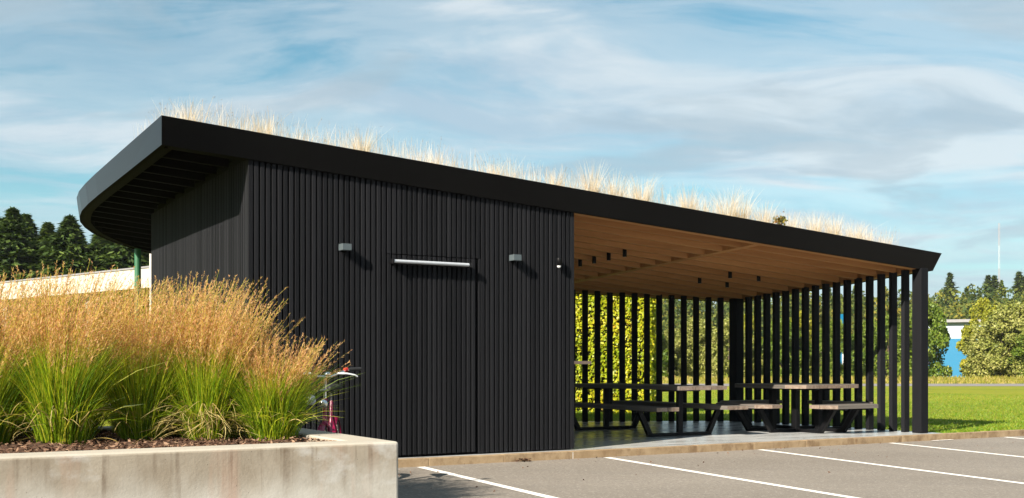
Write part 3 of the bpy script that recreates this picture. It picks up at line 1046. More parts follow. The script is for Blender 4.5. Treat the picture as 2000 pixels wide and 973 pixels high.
rt = thing('picnic_table', 'square picnic table with cut corners and four benches, nearest the slatted end', 'table', Wp(9.53, 1.5, SLAB), ANG, 'picnic tables in the shelter')
top = empty('tabletop', (0, 0, 0), 0, rt)
HT, CC = 0.80, 0.235
pw = 1.6 / 7
for k in range(7):
    x0, x1 = -HT + k * pw + 0.004, -HT + (k + 1) * pw - 0.004
    if k == 0:
        poly = [(x1, -HT), (x1, HT), (x0, HT - CC), (x0, -HT + CC)]
    elif k == 6:
        poly = [(x0, -HT), (x1, -HT + CC), (x1, HT - CC), (x0, HT)]
    else:
        poly = [(x0, -HT + random.uniform(-.005, .005)), (x1, -HT), (x1, HT), (x0, HT)]
    plank(top, poly, TH - 0.058, TH)
for a in range(4):
    bn = empty('bench', (0, 0, 0), a * math.pi / 2, rt)
    # built on the left side (x negative), planks along y; the outer plank has cut corners
    plank(bn, [(-1.10, -0.62), (-0.905, -0.62), (-0.905, 0.62), (-1.10, 0.62)], BH - 0.058, BH)
    plank(bn, [(-1.11, -0.62), (-1.11, 0.62), (-1.31, 0.44), (-1.31, -0.44)], BH - 0.058, BH)
fr = MB()
for sx in (-1, 1):
    for sy in (-1, 1):
        px, py = sx * 0.25, sy * 0.26
        fr.cbox(px - 0.045, px + 0.045, py - 0.045, py + 0.045, 0, TH - 0.088, 0.003)
        for (dx, dy) in ((sx, 0), (0, sy)):
            q = (px + dx * 0.56, py + dy * 0.56)
            bar(fr, (px, py, 0.025), (q[0], q[1], 0.025), 0.06, 0.05)
            bar(fr, (q[0] - dx * 0.03, q[1] - dy * 0.03, 0.03), (px + dx * 0.80, py + dy * 0.80, BH - 0.062), 0.06, 0.075)
            bar(fr, (px + dx * 0.67, py + dy * 0.67, BH - 0.0725), (px + dx * 1.04, py + dy * 1.04, BH - 0.0725), 0.05, 0.025)
    bar(fr, (sx * 0.25, -0.7, TH - 0.074), (sx * 0.25, 0.7, TH - 0.074), 0.06, 0.03)
fr.build('frame', M_STEEL, rt)

# ------------------------------------------------------------------ planter
PT = 0.60
pl = thing('concrete_planter', 'long low stained concrete planter full of ornamental grass', 'planter', Wp(-0.21, -4.21, 0), ANG)
PD, PLN = 3.2, 9.0
mb = MB()
rim = 0.30
o = [(-PLN, 0), (0, 0), (0, PD), (-PLN, PD)]
i_ = [(-PLN + rim, rim), (-rim, rim), (-rim, PD - rim), (-PLN + rim, PD - rim)]
bm = bmesh.new()
vo0 = [bm.verts.new((x, y, -0.35)) for x, y in o]
vo1 = [bm.verts.new((x, y, PT)) for x, y in o]
vi1 = [bm.verts.new((x, y, PT)) for x, y in i_]
vi0 = [bm.verts.new((x, y, PT - 0.25)) for x, y in i_]
for a in range(4):
    b = (a + 1) % 4
    bm.faces.new([vo0[a], vo0[b], vo1[b], vo1[a]])
    bm.faces.new([vo1[a], vo1[b], vi1[b], vi1[a]])
    bm.faces.new([vi1[a], vi1[b], vi0[b], vi0[a]])
bv = [e for e in bm.edges if (e.verts[0] in vo1 and e.verts[1] in vo1) or (e.verts[0] in vi1 and e.verts[1] in vi1) or
      (e.verts[0] in vo0 and e.verts[1] in vo1) or (e.verts[1] in vo0 and e.verts[0] in vo1)]
bmesh.ops.bevel(bm, geom=bv, offset=0.022, segments=3, affect='EDGES', profile=0.5)
bm.verts.index_update()
mb.add([q.co[:] for q in bm.verts], [[q.index for q in f.verts] for f in bm.faces])
bm.free()
mb.build('wall', M_PLANTER, pl)
SOIL = PT - 0.045
mb = MB()
NX, NY = 60, 20
vs = []
for j in range(NY + 1):
    for i in range(NX + 1):
        x = -PLN + rim + (PLN - 2 * rim) * i / NX
        y = rim + (PD - 2 * rim) * j / NY
        edge = min(1.0, min(i, NX - i, j, NY - j) / 2)
        vs.append((x, y, SOIL - 0.012 + 0.03 * mnoise.noise((x * 3, y * 3, 1)) * edge + 0.02 * edge))
mb.add(vs, [[j * (NX + 1) + i, j * (NX + 1) + i + 1, (j + 1) * (NX + 1) + i + 1, (j + 1) * (NX + 1) + i] for j in range(NY) for i in range(NX)], 0, True)
mb.build('soil', M_SOIL, pl)
N = 9000
C = np.stack([RNG.uniform(-5.2, -rim - 0.01, N), rim + 0.01 + (PD - 2 * rim) * RNG.uniform(0, 1, N) ** 1.6, np.full(N, SOIL + 0.012) + RNG.uniform(-0.006, 0.022, N)], 1)
ch, cq = leaf_quads(C, 0.045, 0.62, 0.35, up=np.array([0, 0, 1.0]))
chips = link('mulch', np_mesh('mulch', [(ch, cq, M_CHIP)]), pl)
chips['kind'] = 'stuff'

# ------------------------------------------------------------------ ornamental grass
WIND = np.array([0.80, -0.02, 0.0])          # plumes lean to the right


def arcs(N, base_r, H, spread, K, rng, lean=0.15, droop=0.25, zbase=0.0, hv=(0.7, 1.1)):
    """N curved spines from a tight base, fanning out"""
    a = rng.uniform(0, 2 * math.pi, N)
    r = base_r * np.sqrt(rng.uniform(0, 1, N))
    b = np.stack([r * np.cos(a), r * np.sin(a), np.full(N, zbase)], 1)
    d = a + rng.normal(0, 0.5, N)
    tilt = np.abs(rng.normal(0, spread, N)) * 0.6 + spread * 0.4 * (r / base_r)
    h = H * rng.uniform(hv[0], hv[1], N)
    t = np.linspace(0, 1, K)[None, :]
    out = np.stack([np.cos(d), np.sin(d), np.zeros(N)], 1)
    hor = (tilt * h)[:, None] * (t * 0.7 + 0.3 * t ** 2) + (droop * tilt * h)[:, None] * t ** 3
    P = b[:, None, :] + out[:, None, :] * hor[..., None]
    P = P + WIND[None, None, :] * (lean * h)[:, None, None] * (t ** 2)[..., None]
    P[..., 2] += h[:, None] * (t - (droop * tilt)[:, None] * t ** 3 * 0.8)
    return P, a


def side_of(P, rng):
    s = rng.normal(size=(len(P), 3)); s[:, 2] *= 0.3
    d = P[:, -1] - P[:, 0]
    s -= d * ((s * d).sum(1) / ((d * d).sum(1) + 1e-9))[:, None]
    return s / (np.linalg.norm(s, axis=1)[:, None] + 1e-9)


def grass_clump_meshes(seed, leafH=0.86, stemH=1.27, nleaf=1250, nstem=215, dry=40, base=0.18, spread=0.26, lean=0.20):
    rng = np.random.default_rng(seed)
    K = 6
    P, _ = arcs(nleaf, base, leafH, spread, K, rng, lean * 0.35, 0.5)
    # a fringe of low arching leaves
    P2, _ = arcs(nleaf // 5, base * 1.15, leafH * 0.60, min(spread * 1.8, 0.50), K, rng, 0.03, 0.9)
    P = np.concatenate([P, P2])
    t = np.linspace(0, 1, K)
    w = (np.full((len(P), 1), 0.0032) * rng.uniform(0.7, 1.3, (len(P), 1))) * (1 - t[None] ** 2.2 * 0.92)
    lv, lq = strips(P, w, side_of(P, rng))
    parts_leaf = [(lv, lq, F_BLADE)]
    if dry:
        # withered leaves arching over and curling down
        a = rng.uniform(-2.7, 0.35, dry)
        K3 = 9
        tt = np.linspace(0, 1, K3)[None]
        ll = rng.uniform(0.20, 0.50, dry); hh = rng.uniform(0.03, 0.17, dry)
        turn = rng.normal(0, 0.9, dry)
        ang = a[:, None] + turn[:, None] * tt ** 1.5
        st_ = np.stack([np.cos(ang), np.sin(ang), np.zeros_like(ang)], 2) * (ll[:, None] / K3)[..., None]
        Pd = np.cumsum(st_, axis=1)
        Pd += (np.stack([np.cos(a), np.sin(a), np.zeros(dry)], 1) * rng.uniform(0.06, 0.2, dry)[:, None])[:, None, :]
        Pd[..., 2] = rng.uniform(0.02, 0.24, dry)[:, None] + hh[:, None] * (np.sin(np.pi * tt ** 0.8 * rng.uniform(0.75, 1.15, (dry, 1))))
        Pd[..., 2] = np.maximum(Pd[..., 2], 0.015)
        dv, dq = strips(Pd, np.full((dry, K3), 0.0036) * (1 - tt ** 3 * 0.8), side_of(Pd, rng))
        parts_leaf.append((dv, dq, F_DRYLEAF))
    # flowering stems
    K2 = 9
    S, _ = arcs(nstem, base * 0.9, stemH, spread * 0.86, K2, rng, lean, 0.25, hv=(0.74, 1.14))
    t2 = np.linspace(0, 1, K2)
    sv, sq = strips(S, np.full((nstem, K2), 0.0019) * (1 - t2[None] * 0.4), side_of(S, rng))
    # spikelets along the upper part
    M = 42
    f = 0.58 + 0.42 * rng.uniform(0, 1, (nstem, M)) ** 0.9
    x = f * (K2 - 1); i0 = np.minimum(x.astype(int), K2 - 2); fr_ = (x - i0)[..., None]
    row = np.arange(nstem)[:, None]
    A = S[row, i0] * (1 - fr_) + S[row, i0 + 1] * fr_
    T = S[row, i0 + 1] - S[row, i0]
    T /= np.linalg.norm(T, axis=2)[..., None]
    rad = rng.normal(size=(nstem, M, 3))
    rad -= T * (rad * T).sum(2)[..., None]
    rad /= np.linalg.norm(rad, axis=2)[..., None]
    ln = rng.uniform(0.018, 0.050, (nstem, M)) * (1.35 - 0.8 * (f - 0.58) / 0.42)
    dirn = T * 0.8 + rad * 0.55
    A = A.reshape(-1, 3); dirn = dirn.reshape(-1, 3); ln = ln.reshape(-1)
    Pp = A[:, None, :] + dirn[:, None, :] * (ln[:, None] * np.array([0, 0.55, 1.0])[None])[..., None]
    pw_ = np.array([0.0010, 0.0022, 0.0007])[None] * np.ones((len(A), 1))
    pv, pq = strips(Pp, pw_, side_of(Pp, rng))
    return np_mesh('leaves', parts_leaf), np_mesh('stems', [(sv, sq, F_STEM)]), np_mesh('seed_plumes', [(pv, pq, F_PLUME)])


protos = [grass_clump_meshes(11, dry=30), grass_clump_meshes(12, dry=14), grass_clump_meshes(13, dry=170, spread=0.25), grass_clump_meshes(14, dry=18, leafH=0.72, stemH=0.84, spread=0.33, lean=0.12, nstem=230)]
CL = [  # u, v, proto, scale, turn, label
    (-2.78, -2.35, 0, 0.91, 2.0, 'tall grass clump cut by the left edge of the picture in the front row'),
    (-2.25, -2.55, 0, 0.98, 0.0, 'broad bright grass clump at the left of the planter with yellow foot'),
    (-1.62, -2.42, 1, 0.93, 0.3, 'dark green grass clump second in the front row, beside the broad bright one'),
    (-1.18, -2.68, 2, 0.93, 0.0, 'grass clump with many withered curled leaves round its foot'),
    (-0.74, -2.95, 3, 0.93, 0.0, 'short grass clump at the right end of the planter beside the bicycle'),
    (-3.10, -1.45, 1, 0.95, 1.2, 'back row grass clump at the far left below the pale concrete band'),
    (-2.55, -1.55, 0, 0.98, 2.4, 'back row grass clump under the rounded roof corner'),
    (-2.00, -1.50, 1, 0.99, 0.9, 'back row grass clump in front of the green pole'),
    (-1.50, -1.60, 1, 0.95, 0.4, 'back row grass clump in front of the pale post'),
    (-1.22, -2.28, 0, 0.97, 0.2, 'back row grass clump with plumes highest against the dark side wall'),
    (-1.02, -2.62, 1, 0.76, 0.6, 'back row grass clump with plumes against the front wall boards'),
    (-3.35, -2.2, 1, 0.91, 0.6, 'grass clump left of the front row, only its tips in the picture'),
]
for u, v, pi, sc, rot, lab in CL:
    t = thing('grass_clump', lab, 'grass', Wp(u, v, SOIL - 0.01), 0, 'ornamental grass clumps in the planter')
    lf, stm, plm = protos[pi]
    # leaning stays towards the right, so turn by a small angle only
    rr = (rot - 1.0) * 0.18
    link('leaves', lf, t, (0, 0, 0), (0, 0, rr), (sc, sc, sc))
    link('stems', stm, t, (0, 0, 0), (0, 0, rr), (sc, sc, sc))
    link('seed_plumes', plm, t, (0, 0, 0), (0, 0, rr), (sc, sc, sc))

# ------------------------------------------------------------------ roof grass
def roof_blades(N, urange, vrange, hrange, w, rng, spread=0.25):
    u = rng.uniform(*urange, N); v = rng.uniform(*vrange, N)
    # clumpier: keep where a noise is high
    keep = np.array([mnoise.noise((a * 1.7, b * 1.7, 3.0)) + 0.35 * mnoise.noise((a * 6, b * 6, 9.0)) for a, b in zip(u, v)]) > rng.uniform(-0.55, 0.35, N)
    u, v = u[keep], v[keep]
    N = len(u)
    K = 4
    h = rng.uniform(*hrange, N)
    t = np.linspace(0, 1, K)[None]
    a = rng.uniform(0, 2 * math.pi, N)
    tilt = np.abs(rng.normal(0, spread, N))
    P = np.zeros((N, K, 3))
    P[..., 0] = u[:, None] + np.cos(a)[:, None] * (tilt * h)[:, None] * t ** 1.5
    P[..., 1] = v[:, None] + np.sin(a)[:, None] * (tilt * h)[:, None] * t ** 1.5
    z0 = np.array([zb(x, y) for x, y in zip(u, v)]) + FH - 0.06
    P[..., 2] = z0[:, None] + h[:, None] * t
    return P, N


rngr = np.random.default_rng(5)
P, N = roof_blades(26000, (-0.8, 10.3), (-0.05, 2.2), (0.08, 0.40), 0.002, rngr)
v1, q1 = strips(P, np.full((N, 4), 0.0016) * np.array([1, 0.9, 0.7, 0.25])[None], side_of(P, rngr))
P, N = roof_blades(4200, (-0.8, 10.2), (-0.05, 1.2), (0.18, 0.40), 0.002, rngr, 0.3)
v2, q2 = strips(P, np.full((N, 4), 0.0012) * np.array([1, 0.9, 0.7, 0.4])[None], side_of(P, rngr))
tips = np.repeat(P[:, -1], 5, axis=0) + rngr.normal(0, 0.012, (N * 5, 3)) + np.array([0, 0, -0.02])
v3, q3 = leaf_quads(tips, 0.013, rng=rngr)
sel = rngr.uniform(0, 1, N * 5) < 0.5
v3, q3 = leaf_quads(tips[sel], 0.010, rng=rngr)
rg = link('roof_grass', np_mesh('roof_grass', [(v1, q1, F_ROOFGRASS), (v2, q2, F_ROOFBASE), (v3, q3, F_SEED)]), None, Wp(0, 0, 0), (0, 0, ANG))
tag(rg, 'thin bleached dry grass growing all along the shelter roof', 'grass', kind='stuff')


def tuft_mesh(seed, N=210, H=0.52, sp=0.42):
    rng = np.random.default_rng(seed)
    global WIND
    P, _ = arcs(N, 0.07, H, sp, 5, rng, 0.06, 0.2, hv=(0.45, 1.1))
    v, q = strips(P, np.full((N, 5), 0.0016) * np.array([1, 0.95, 0.8, 0.6, 0.2])[None], side_of(P, rng))
    P2, _ = arcs(N // 4, 0.08, H * 0.36, sp * 1.4, 4, rng, 0.0, 0.4)
    v2, q2 = strips(P2, np.full((N // 4, 4), 0.0022) * np.array([1, 0.95, 0.7, 0.2])[None], side_of(P2, rng))
    return np_mesh('roof_grass_tuft', [(v, q, F_ROOFGRASS), (v2, q2, F_ROOFBASE)])


tufts = [tuft_mesh(21), tuft_mesh(22, 150, 0.44, 0.4), tuft_mesh(23, 240, 0.58, 0.36)]
TU = [(-0.60, 0.15, 0, 0.66), (-0.15, 0.4, 1, 0.65), (0.20, 0.12, 0, 0.62), (0.72, 0.3, 1, 0.62), (1.35, 0.12, 2, 0.72), (2.3, 0.2, 1, 0.66), (3.1, 0.15, 1, 0.7), (3.95, 0.12, 1, 0.75),
      (4.52, 0.1, 2, 0.88), (5.0, 0.25, 0, 0.95), (5.32, 0.1, 0, 0.9), (6.15, 0.15, 2, 0.82), (6.85, 0.15, 0, 1.0), (7.15, 0.2, 2, 0.95), (7.55, 0.15, 1, 1.0),
      (8.1, 0.2, 1, 0.9), (8.55, 0.15, 0, 0.85), (8.95, 0.15, 2, 0.8), (9.4, 0.15, 0, 0.8), (9.7, 0.2, 1, 0.7), (10.05, 0.12, 1, 0.6), (10.5, 0.2, 1, 0.4)]
order = ['first', 'second', 'third', 'fourth', 'fifth', 'sixth', 'seventh', 'eighth', 'ninth', 'tenth', 'eleventh', 'twelfth', 'thirteenth', 'fourteenth', 'fifteenth',
         'sixteenth', 'seventeenth', 'eighteenth', 'nineteenth', 'twentieth']
for i, (u, v, k, s) in enumerate(TU):
    if i == 0: lab = 'pale dry grass tuft nearest the high front corner of the roof'
    elif i == len(TU) - 1: lab = 'lowest pale grass tuft nearest the low right end of the roof'
    else: lab = 'pale dry grass tuft on the roof edge, %s from the high corner' % order[i - 1]
    o = link('roof_grass_tuft', tufts[k], None, Wp(u, v, zb(u, v) + FH - 0.05), (0, 0, ANG + i * 1.3), (s, s, s))
    tag(o, lab, 'grass', 'dry tufts along the roof edge')
rng = np.random.default_rng(31)
Cc = rng.normal(0, 1, (160, 3)) * np.array([0.045, 0.045, 0.035]) + np.array([0, 0, 0.17])
wv, wq = leaf_quads(Cc, 0.045, rng=rng)
rp = thing('roof_weed', 'single small leafy green and rust weed standing on the roof edge', 'plant', Wp(7.75, 0.05, zb(7.75, 0) + FH - 0.05))
link('leaves', np_mesh('leaves', [(wv, wq, foliage('weed leaves', [(0, (0.10, 0.09, 0.02)), (0.6, (0.15, 0.17, 0.03)), (1, (0.4, 0.16, 0.03))]))]), rp)
MB().tube([(0, 0, 0), (0.01, 0, 0.16)], 0.006, 6).build('stem', M_BARK, rp)

# ------------------------------------------------------------------ bicycle
bz = asph_z(-2.15)
bk = thing('bicycle', 'magenta bicycle parked behind the planter, handlebar showing past the grass', 'bicycle', (-1.69, 9.93, bz), R(-90) + 0.06)
# local: +x forward (towards the camera), +y to the bike's left, z up
WR = 0.335
for nm, x in (('wheel', 0.10), ('wheel', -0.98)):
    w = empty(nm, (x, 0, WR), 0, bk)
    MB().torus((0, 0, 0), (0, 1, 0), WR - 0.018, 0.019, 36, 8).build('tyre', M_RUBBER, w)
    MB().torus((0, 0, 0), (0, 1, 0), WR - 0.042, 0.009, 36, 6).build('rim', M_CHROME, w)
    sp = MB()
    for k in range(14):
        a = 2 * math.pi * k / 14
        sp.tube([(0, 0.02 * (-1) ** k, 0), ((WR - 0.045) * math.cos(a), 0, (WR - 0.045) * math.sin(a))], 0.0012, 4)
    sp.tube([(0, -0.05, 0), (0, 0.05, 0)], 0.02, 10)
    sp.build('spokes', M_CHROME, w)
fr = MB()
fr.tube([(-0.03, 0, 0.90), (0.02, 0, 0.70)], 0.024, 10)
fr.tube([(0.0, 0, 0.73), (-0.18, 0, 0.42), (-0.42, 0, 0.30)], 0.021, 10)
fr.tube([(-0.015, 0, 0.82), (-0.2, 0, 0.55), (-0.45, 0, 0.42)], 0.018, 10)
fr.tube([(-0.42, 0, 0.28), (-0.60, 0, 0.86)], 0.018, 10)
for s in (-1, 1):
    fr.tube([(-0.42, 0.03 * s, 0.29), (-0.98, 0.055 * s, WR)], 0.010, 8)
    fr.tube([(-0.56, 0.02 * s, 0.72), (-0.98, 0.055 * s, WR)], 0.009, 8)
fr.build('frame', M_MAGENTA, bk)
fk = MB()
fk.tube([(0.02, 0, 0.72), (0.03, 0, 0.66)], 0.02, 10)
for s in (-1, 1):
    fk.tube([(0.03, 0.0, 0.69), (0.04, 0.05 * s, 0.64), (0.06, 0.055 * s, 0.5), (0.10, 0.055 * s, WR)], 0.012, 8)
fk.build('fork', M_MAGENTA, bk)
for x, a0, a1 in ((0.10, 20, 150), (-0.98, 10, 190)):
    g = MB()
    pts = [(x + (WR + 0.02) * math.cos(R(a)), WR + (WR + 0.02) * math.sin(R(a))) for a in np.linspace(a0, a1, 14)]
    for (xa, za), (xb, zb_) in zip(pts[:-1], pts[1:]):
        g.add([(xa, -0.028, za - .008), (xa, -0.012, za + .004), (xa, 0.012, za + .004), (xa, 0.028, za - .008), (xb, -0.028, zb_ - .008), (xb, -0.012, zb_ + .004), (xb, 0.012, zb_ + .004), (xb, 0.028, zb_ - .008)],
              [[0, 1, 5, 4], [1, 2, 6, 5], [2, 3, 7, 6]], 0, True)
    g.build('mudguard', M_MAGENTA, bk)
MB().tube([(-0.035, 0, 0.90), (-0.05, 0, 1.06), (0.02, 0, 1.10)], 0.014, 10).build('stem', M_CHROME, bk)
MB().tube([(-0.16, -0.30, 1.165), (-0.02, -0.20, 1.16), (0.02, -0.06, 1.10), (0.02, 0.06, 1.10), (-0.02, 0.20, 1.16), (-0.16, 0.30, 1.165)], 0.012, 10).build('handlebar', M_CHROME, bk)
for s in (-1, 1):
    MB().tube([(-0.03, 0.195 * s, 1.163), (-0.10, 0.315 * s, 1.17)], 0.017, 12).build('grip', M_RUBBER, bk)
    MB().tube([(-0.012, 0.175 * s, 1.16), (-0.03, 0.2 * s, 1.163)], 0.021, 12).build('grip_ring', M_RED, bk)
    MB().tube([(0.03, 0.12 * s, 1.13), (0.035, 0.20 * s, 1.128), (0.0, 0.27 * s, 1.115), (-0.02, 0.292 * s, 1.10)], [0.009, 0.0085, 0.0075, 0.008], 8).build('brake_lever', M_WHITE, bk)
hl = MB().lathe([(0.0, -0.045), (0.02, -0.04), (0.036, 0.0), (0.04, 0.03), (0.036, 0.04), (0.0, 0.045)], n=16).build('headlight', M_CHROME, bk, (0.085, 0, 0.86), (0, R(90), 0))
MB().lathe([(0.033, 0.0), (0.0, 0.012)], (0, 0, 0.037), 16).build('lens', M_CREAM, hl)
MB().cbox(0.0, 0.03, -0.035, 0.035, 0.965, 0.985, 0.006).build('clamp', M_CHROME, bk)
MB().lathe([(0.0, 0.03), (0.018, 0.026), (0.028, 0.01), (0.03, 0.0), (0.0, 0.0)], (0.03, 0.03, 1.115), 14).build('bell', M_CHROME, bk)
sd = MB()
prof = [(-0.74, 0.085, 1.00), (-0.70, 0.10, 1.015), (-0.62, 0.075, 1.01), (-0.54, 0.03, 1.0), (-0.47, 0.018, 0.995)]
vs, fs = [], []
for x, hw, z in prof:
    vs += [(x, -hw, z - 0.03), (x, -hw * 0.8, z), (x, 0, z + 0.012), (x, hw * 0.8, z), (x, hw, z - 0.03), (x, 0, z - 0.045)]
for k in range(4):
    for j in range(6):
        fs.append([k * 6 + j, k * 6 + (j + 1) % 6, (k + 1) * 6 + (j + 1) % 6, (k + 1) * 6 + j])
fs += [[5, 4, 3, 2, 1, 0], [24, 25, 26, 27, 28, 29]]
sd.add(vs, fs, 0, True)
sd.tube([(-0.60, 0, 0.86), (-0.63, 0, 0.98)], 0.013, 8)
sd.build('saddle', M_RUBBER, bk)
cr = MB()
cr.lathe([(0.09, -0.004), (0.095, 0.0), (0.09, 0.004)], n=20)
cr.build('chainring', M_STEEL, bk, (-0.42, -0.05, 0.28), (R(90), 0, 0))
for s in (-1, 1):
    c2 = MB(); c2.tube([(-0.42, 0.07 * s, 0.28), (-0.42 + 0.12 * s, 0.09 * s, 0.28 - 0.11 * s)], 0.009, 8)
    c2.cbox(-0.42 + 0.12 * s - 0.04, -0.42 + 0.12 * s + 0.04, 0.09 * s + (0 if s > 0 else -0.09), 0.09 * s + (0.09 if s > 0 else 0), 0.28 - 0.11 * s - 0.012, 0.28 - 0.11 * s + 0.012, 0.004)
    c2.build('pedal', M_STEEL, bk)
MB().lathe([(0.0, 0.0), (0.045, 0.0), (0.047, 0.006), (0.0, 0.012)], n=16).build('reflector', M_WHITE, bk, (0.02, -0.12, 0.89), (0, R(90), 0))

# ------------------------------------------------------------------ other building and poles at the left
oc = thing('flat_roof_building', 'low building with a pale concrete roof band, left behind the grasses', 'building', (-6.9, 21.9, 0), 0)
d = Vector((-0.76, 0.65))          # its front runs away to the left
def quad_prism(s0, s1, t0, t1):
    dd = d; nn = Vector((d.y, -d.x))
    P = [dd * s0 + nn * t0, dd * s1 + nn * t0, dd * s1 + nn * t1, dd * s0 + nn * t1]
    P = [(p.x, p.y) for p in P]
    ar = sum(P[i][0] * P[(i + 1) % 4][1] - P[(i + 1) % 4][0] * P[i][1] for i in range(4))
    return P if ar > 0 else P[::-1]
ZT0 = 3.12
MB().prism(quad_prism(-0.6, 16, 0, 9), ZT0 - 0.40, ZT0).build('roof', plain('smooth pale roof band', (0.40, 0.365, 0.325), 0.8, 0.05, 0.6), oc)
MB().prism(quad_prism(-0.62, 16.02, -0.02, 9.02), ZT0 + 0.001, ZT0 + 0.035).build('roof_edge', M_ROOFGREY, oc)
MB().prism(quad_prism(-0.3, 15.7, 2.2, 8.6), 0.05, ZT0 - 0.401).build('wall', M_DARKWALL, oc)
for s in (-0.4, 3.4, 7.4, 11.4, 15.5):
    MB().prism(quad_prism(s, s + 0.18, 0.25, 0.43), 0.05, ZT0 - 0.401).build('post', M_PALECONC, oc)
gp = MB().tube([(0, 0, 0), (0, 0, 3.75)], [0.062, 0.055], 10).build('green_pole', M_GREEN, None, (-6.46, 19.0, 0.05))
pp = MB().cbox(-0.03, 0.03, -0.03, 0.03, 0, 3.45, 0.004).build('pale_post', plain('pale painted post', (0.62, 0.58, 0.53), 0.6, 0.05), None, (-6.72, 20.5, 0.05), (0, 0, 0.3))
tag(pp, 'slim pale square post standing right beside the far end of the dark side wall', 'post')
tag(gp, 'slim green painted pole standing behind the grasses under the rounded roof', 'pole')

# ------------------------------------------------------------------ hedge beyond the back slats
hd = thing('ivy_screen', 'tall yellow green leafy hedge screen behind the shelter back slats', 'hedge', (2.98, 24.0, 0.07), math.atan2(0.6, -0.8))
# local x runs along the hedge to the far left, y towards its hidden side
HL, HT_, HH = 6.0, 0.42, 3.6
rng = np.random.default_rng(77)
MB().box(0.08, HL - 0.08, -HT_ + 0.09, -0.09, 0.0, HH - 0.08).build('shade_core', plain('dark hedge inside', (0.004, 0.005, 0.002), 0.95, 0.4, 9, spec=0.05), hd)  # solid core, coloured near black to stand in for shade between the leaves
N = 36000
face = rng.uniform(0, 1, N)
X = rng.uniform(0, HL, N); Y = rng.uniform(-HT_, 0, N); Z = rng.uniform(0.0, HH, N)
front = face < 0.74
endf = (face >= 0.74) & (face < 0.83)
topf = face >= 0.93
backf = (face >= 0.83) & (face < 0.93)
Y[front] = 0.0 + -np.abs(rng.normal(0, 0.08, front.sum()))
X[endf] = rng.normal(0.0, 0.03, endf.sum())
Z[topf] = HH + rng.normal(0, 0.03, topf.sum())
Y[backf] = -HT_ + rng.normal(0, 0.03, backf.sum())
ups = np.zeros((N, 3)); ups[front] = (0, 1, 0.3); ups[endf] = (-1, 0, 0.3); ups[topf] = (0, 0, 1); ups[backf] = (0, -1, 0.3)
hv_, hq_ = leaf_quads(np.stack([X, Y, Z], 1), 0.068, 0.45, 0.74, rng=rng, up=ups)
link('leaves', np_mesh('leaves', [(hv_, hq_, F_HEDGE)]), hd)

# ------------------------------------------------------------------ trees
def trunk_mesh(h, r, seed, limbs=6):
    rnd = random.Random(seed)
    mb = MB()
    pts = [(rnd.uniform(-.05, .05) * h * (k > 0) * 0.5, rnd.uniform(-.05, .05) * h * (k > 0) * 0.5, h * k / 5) for k in range(6)]
    mb.tube(pts, [r * (1 - 0.16 * k) for k in range(6)], 7)
    for _ in range(limbs):
        k = rnd.uniform(0.3, 0.85); a = rnd.uniform(0, 6.28); ln = h * rnd.uniform(0.25, 0.45)
        p = Vector(pts[int(k * 5)])
        q = p + Vector((math.cos(a) * ln, math.sin(a) * ln, ln * 0.7))
        m = p.lerp(q, 0.5) + Vector((0, 0, ln * 0.12))
        mb.tube([p, m, q], [r * 0.45, r * 0.28, r * 0.08], 5)
    return mb.mesh('trunk', M_BARK)


def crown_mesh(name, seed, H, RX, base, mat, N=5200, leaf=0.24, lumps=34):
    """broad leaved crown: many leaf clusters with gaps, uneven outline"""
    rng = np.random.default_rng(seed)
    c = []
    for _ in range(lumps):
        zz = rng.uniform(0, 1)
        prof = math.sin(math.pi * min(1, 0.18 + 0.82 * zz) ** 0.9) ** 0.65
        rr = RX * prof * rng.uniform(0.25, 1.0) ** 0.6
        a = rng.uniform(0, 2 * math.pi)
        c.append((rr * math.cos(a), rr * math.sin(a), base + (H - base) * zz * 0.93, rng.uniform(0.16, 0.34) * RX))
    c = np.array(c)
    idx = rng.integers(0, lumps, N)
    d = rng.normal(size=(N, 3)); d /= np.linalg.norm(d, axis=1)[:, None]
    d[:, 2] = d[:, 2] * 0.85
    rad = c[idx, 3] * rng.uniform(0.25, 1.12, N) ** 0.5
    P = c[idx, :3] + d * rad[:, None]
    P[:, 2] = np.maximum(P[:, 2], 0.15)
    v, q = leaf_quads(P, leaf, 0.35, 0.75, rng=rng, up=d + np.array([0, 0, 0.4]))
    return np_mesh(name, [(v, q, mat)])


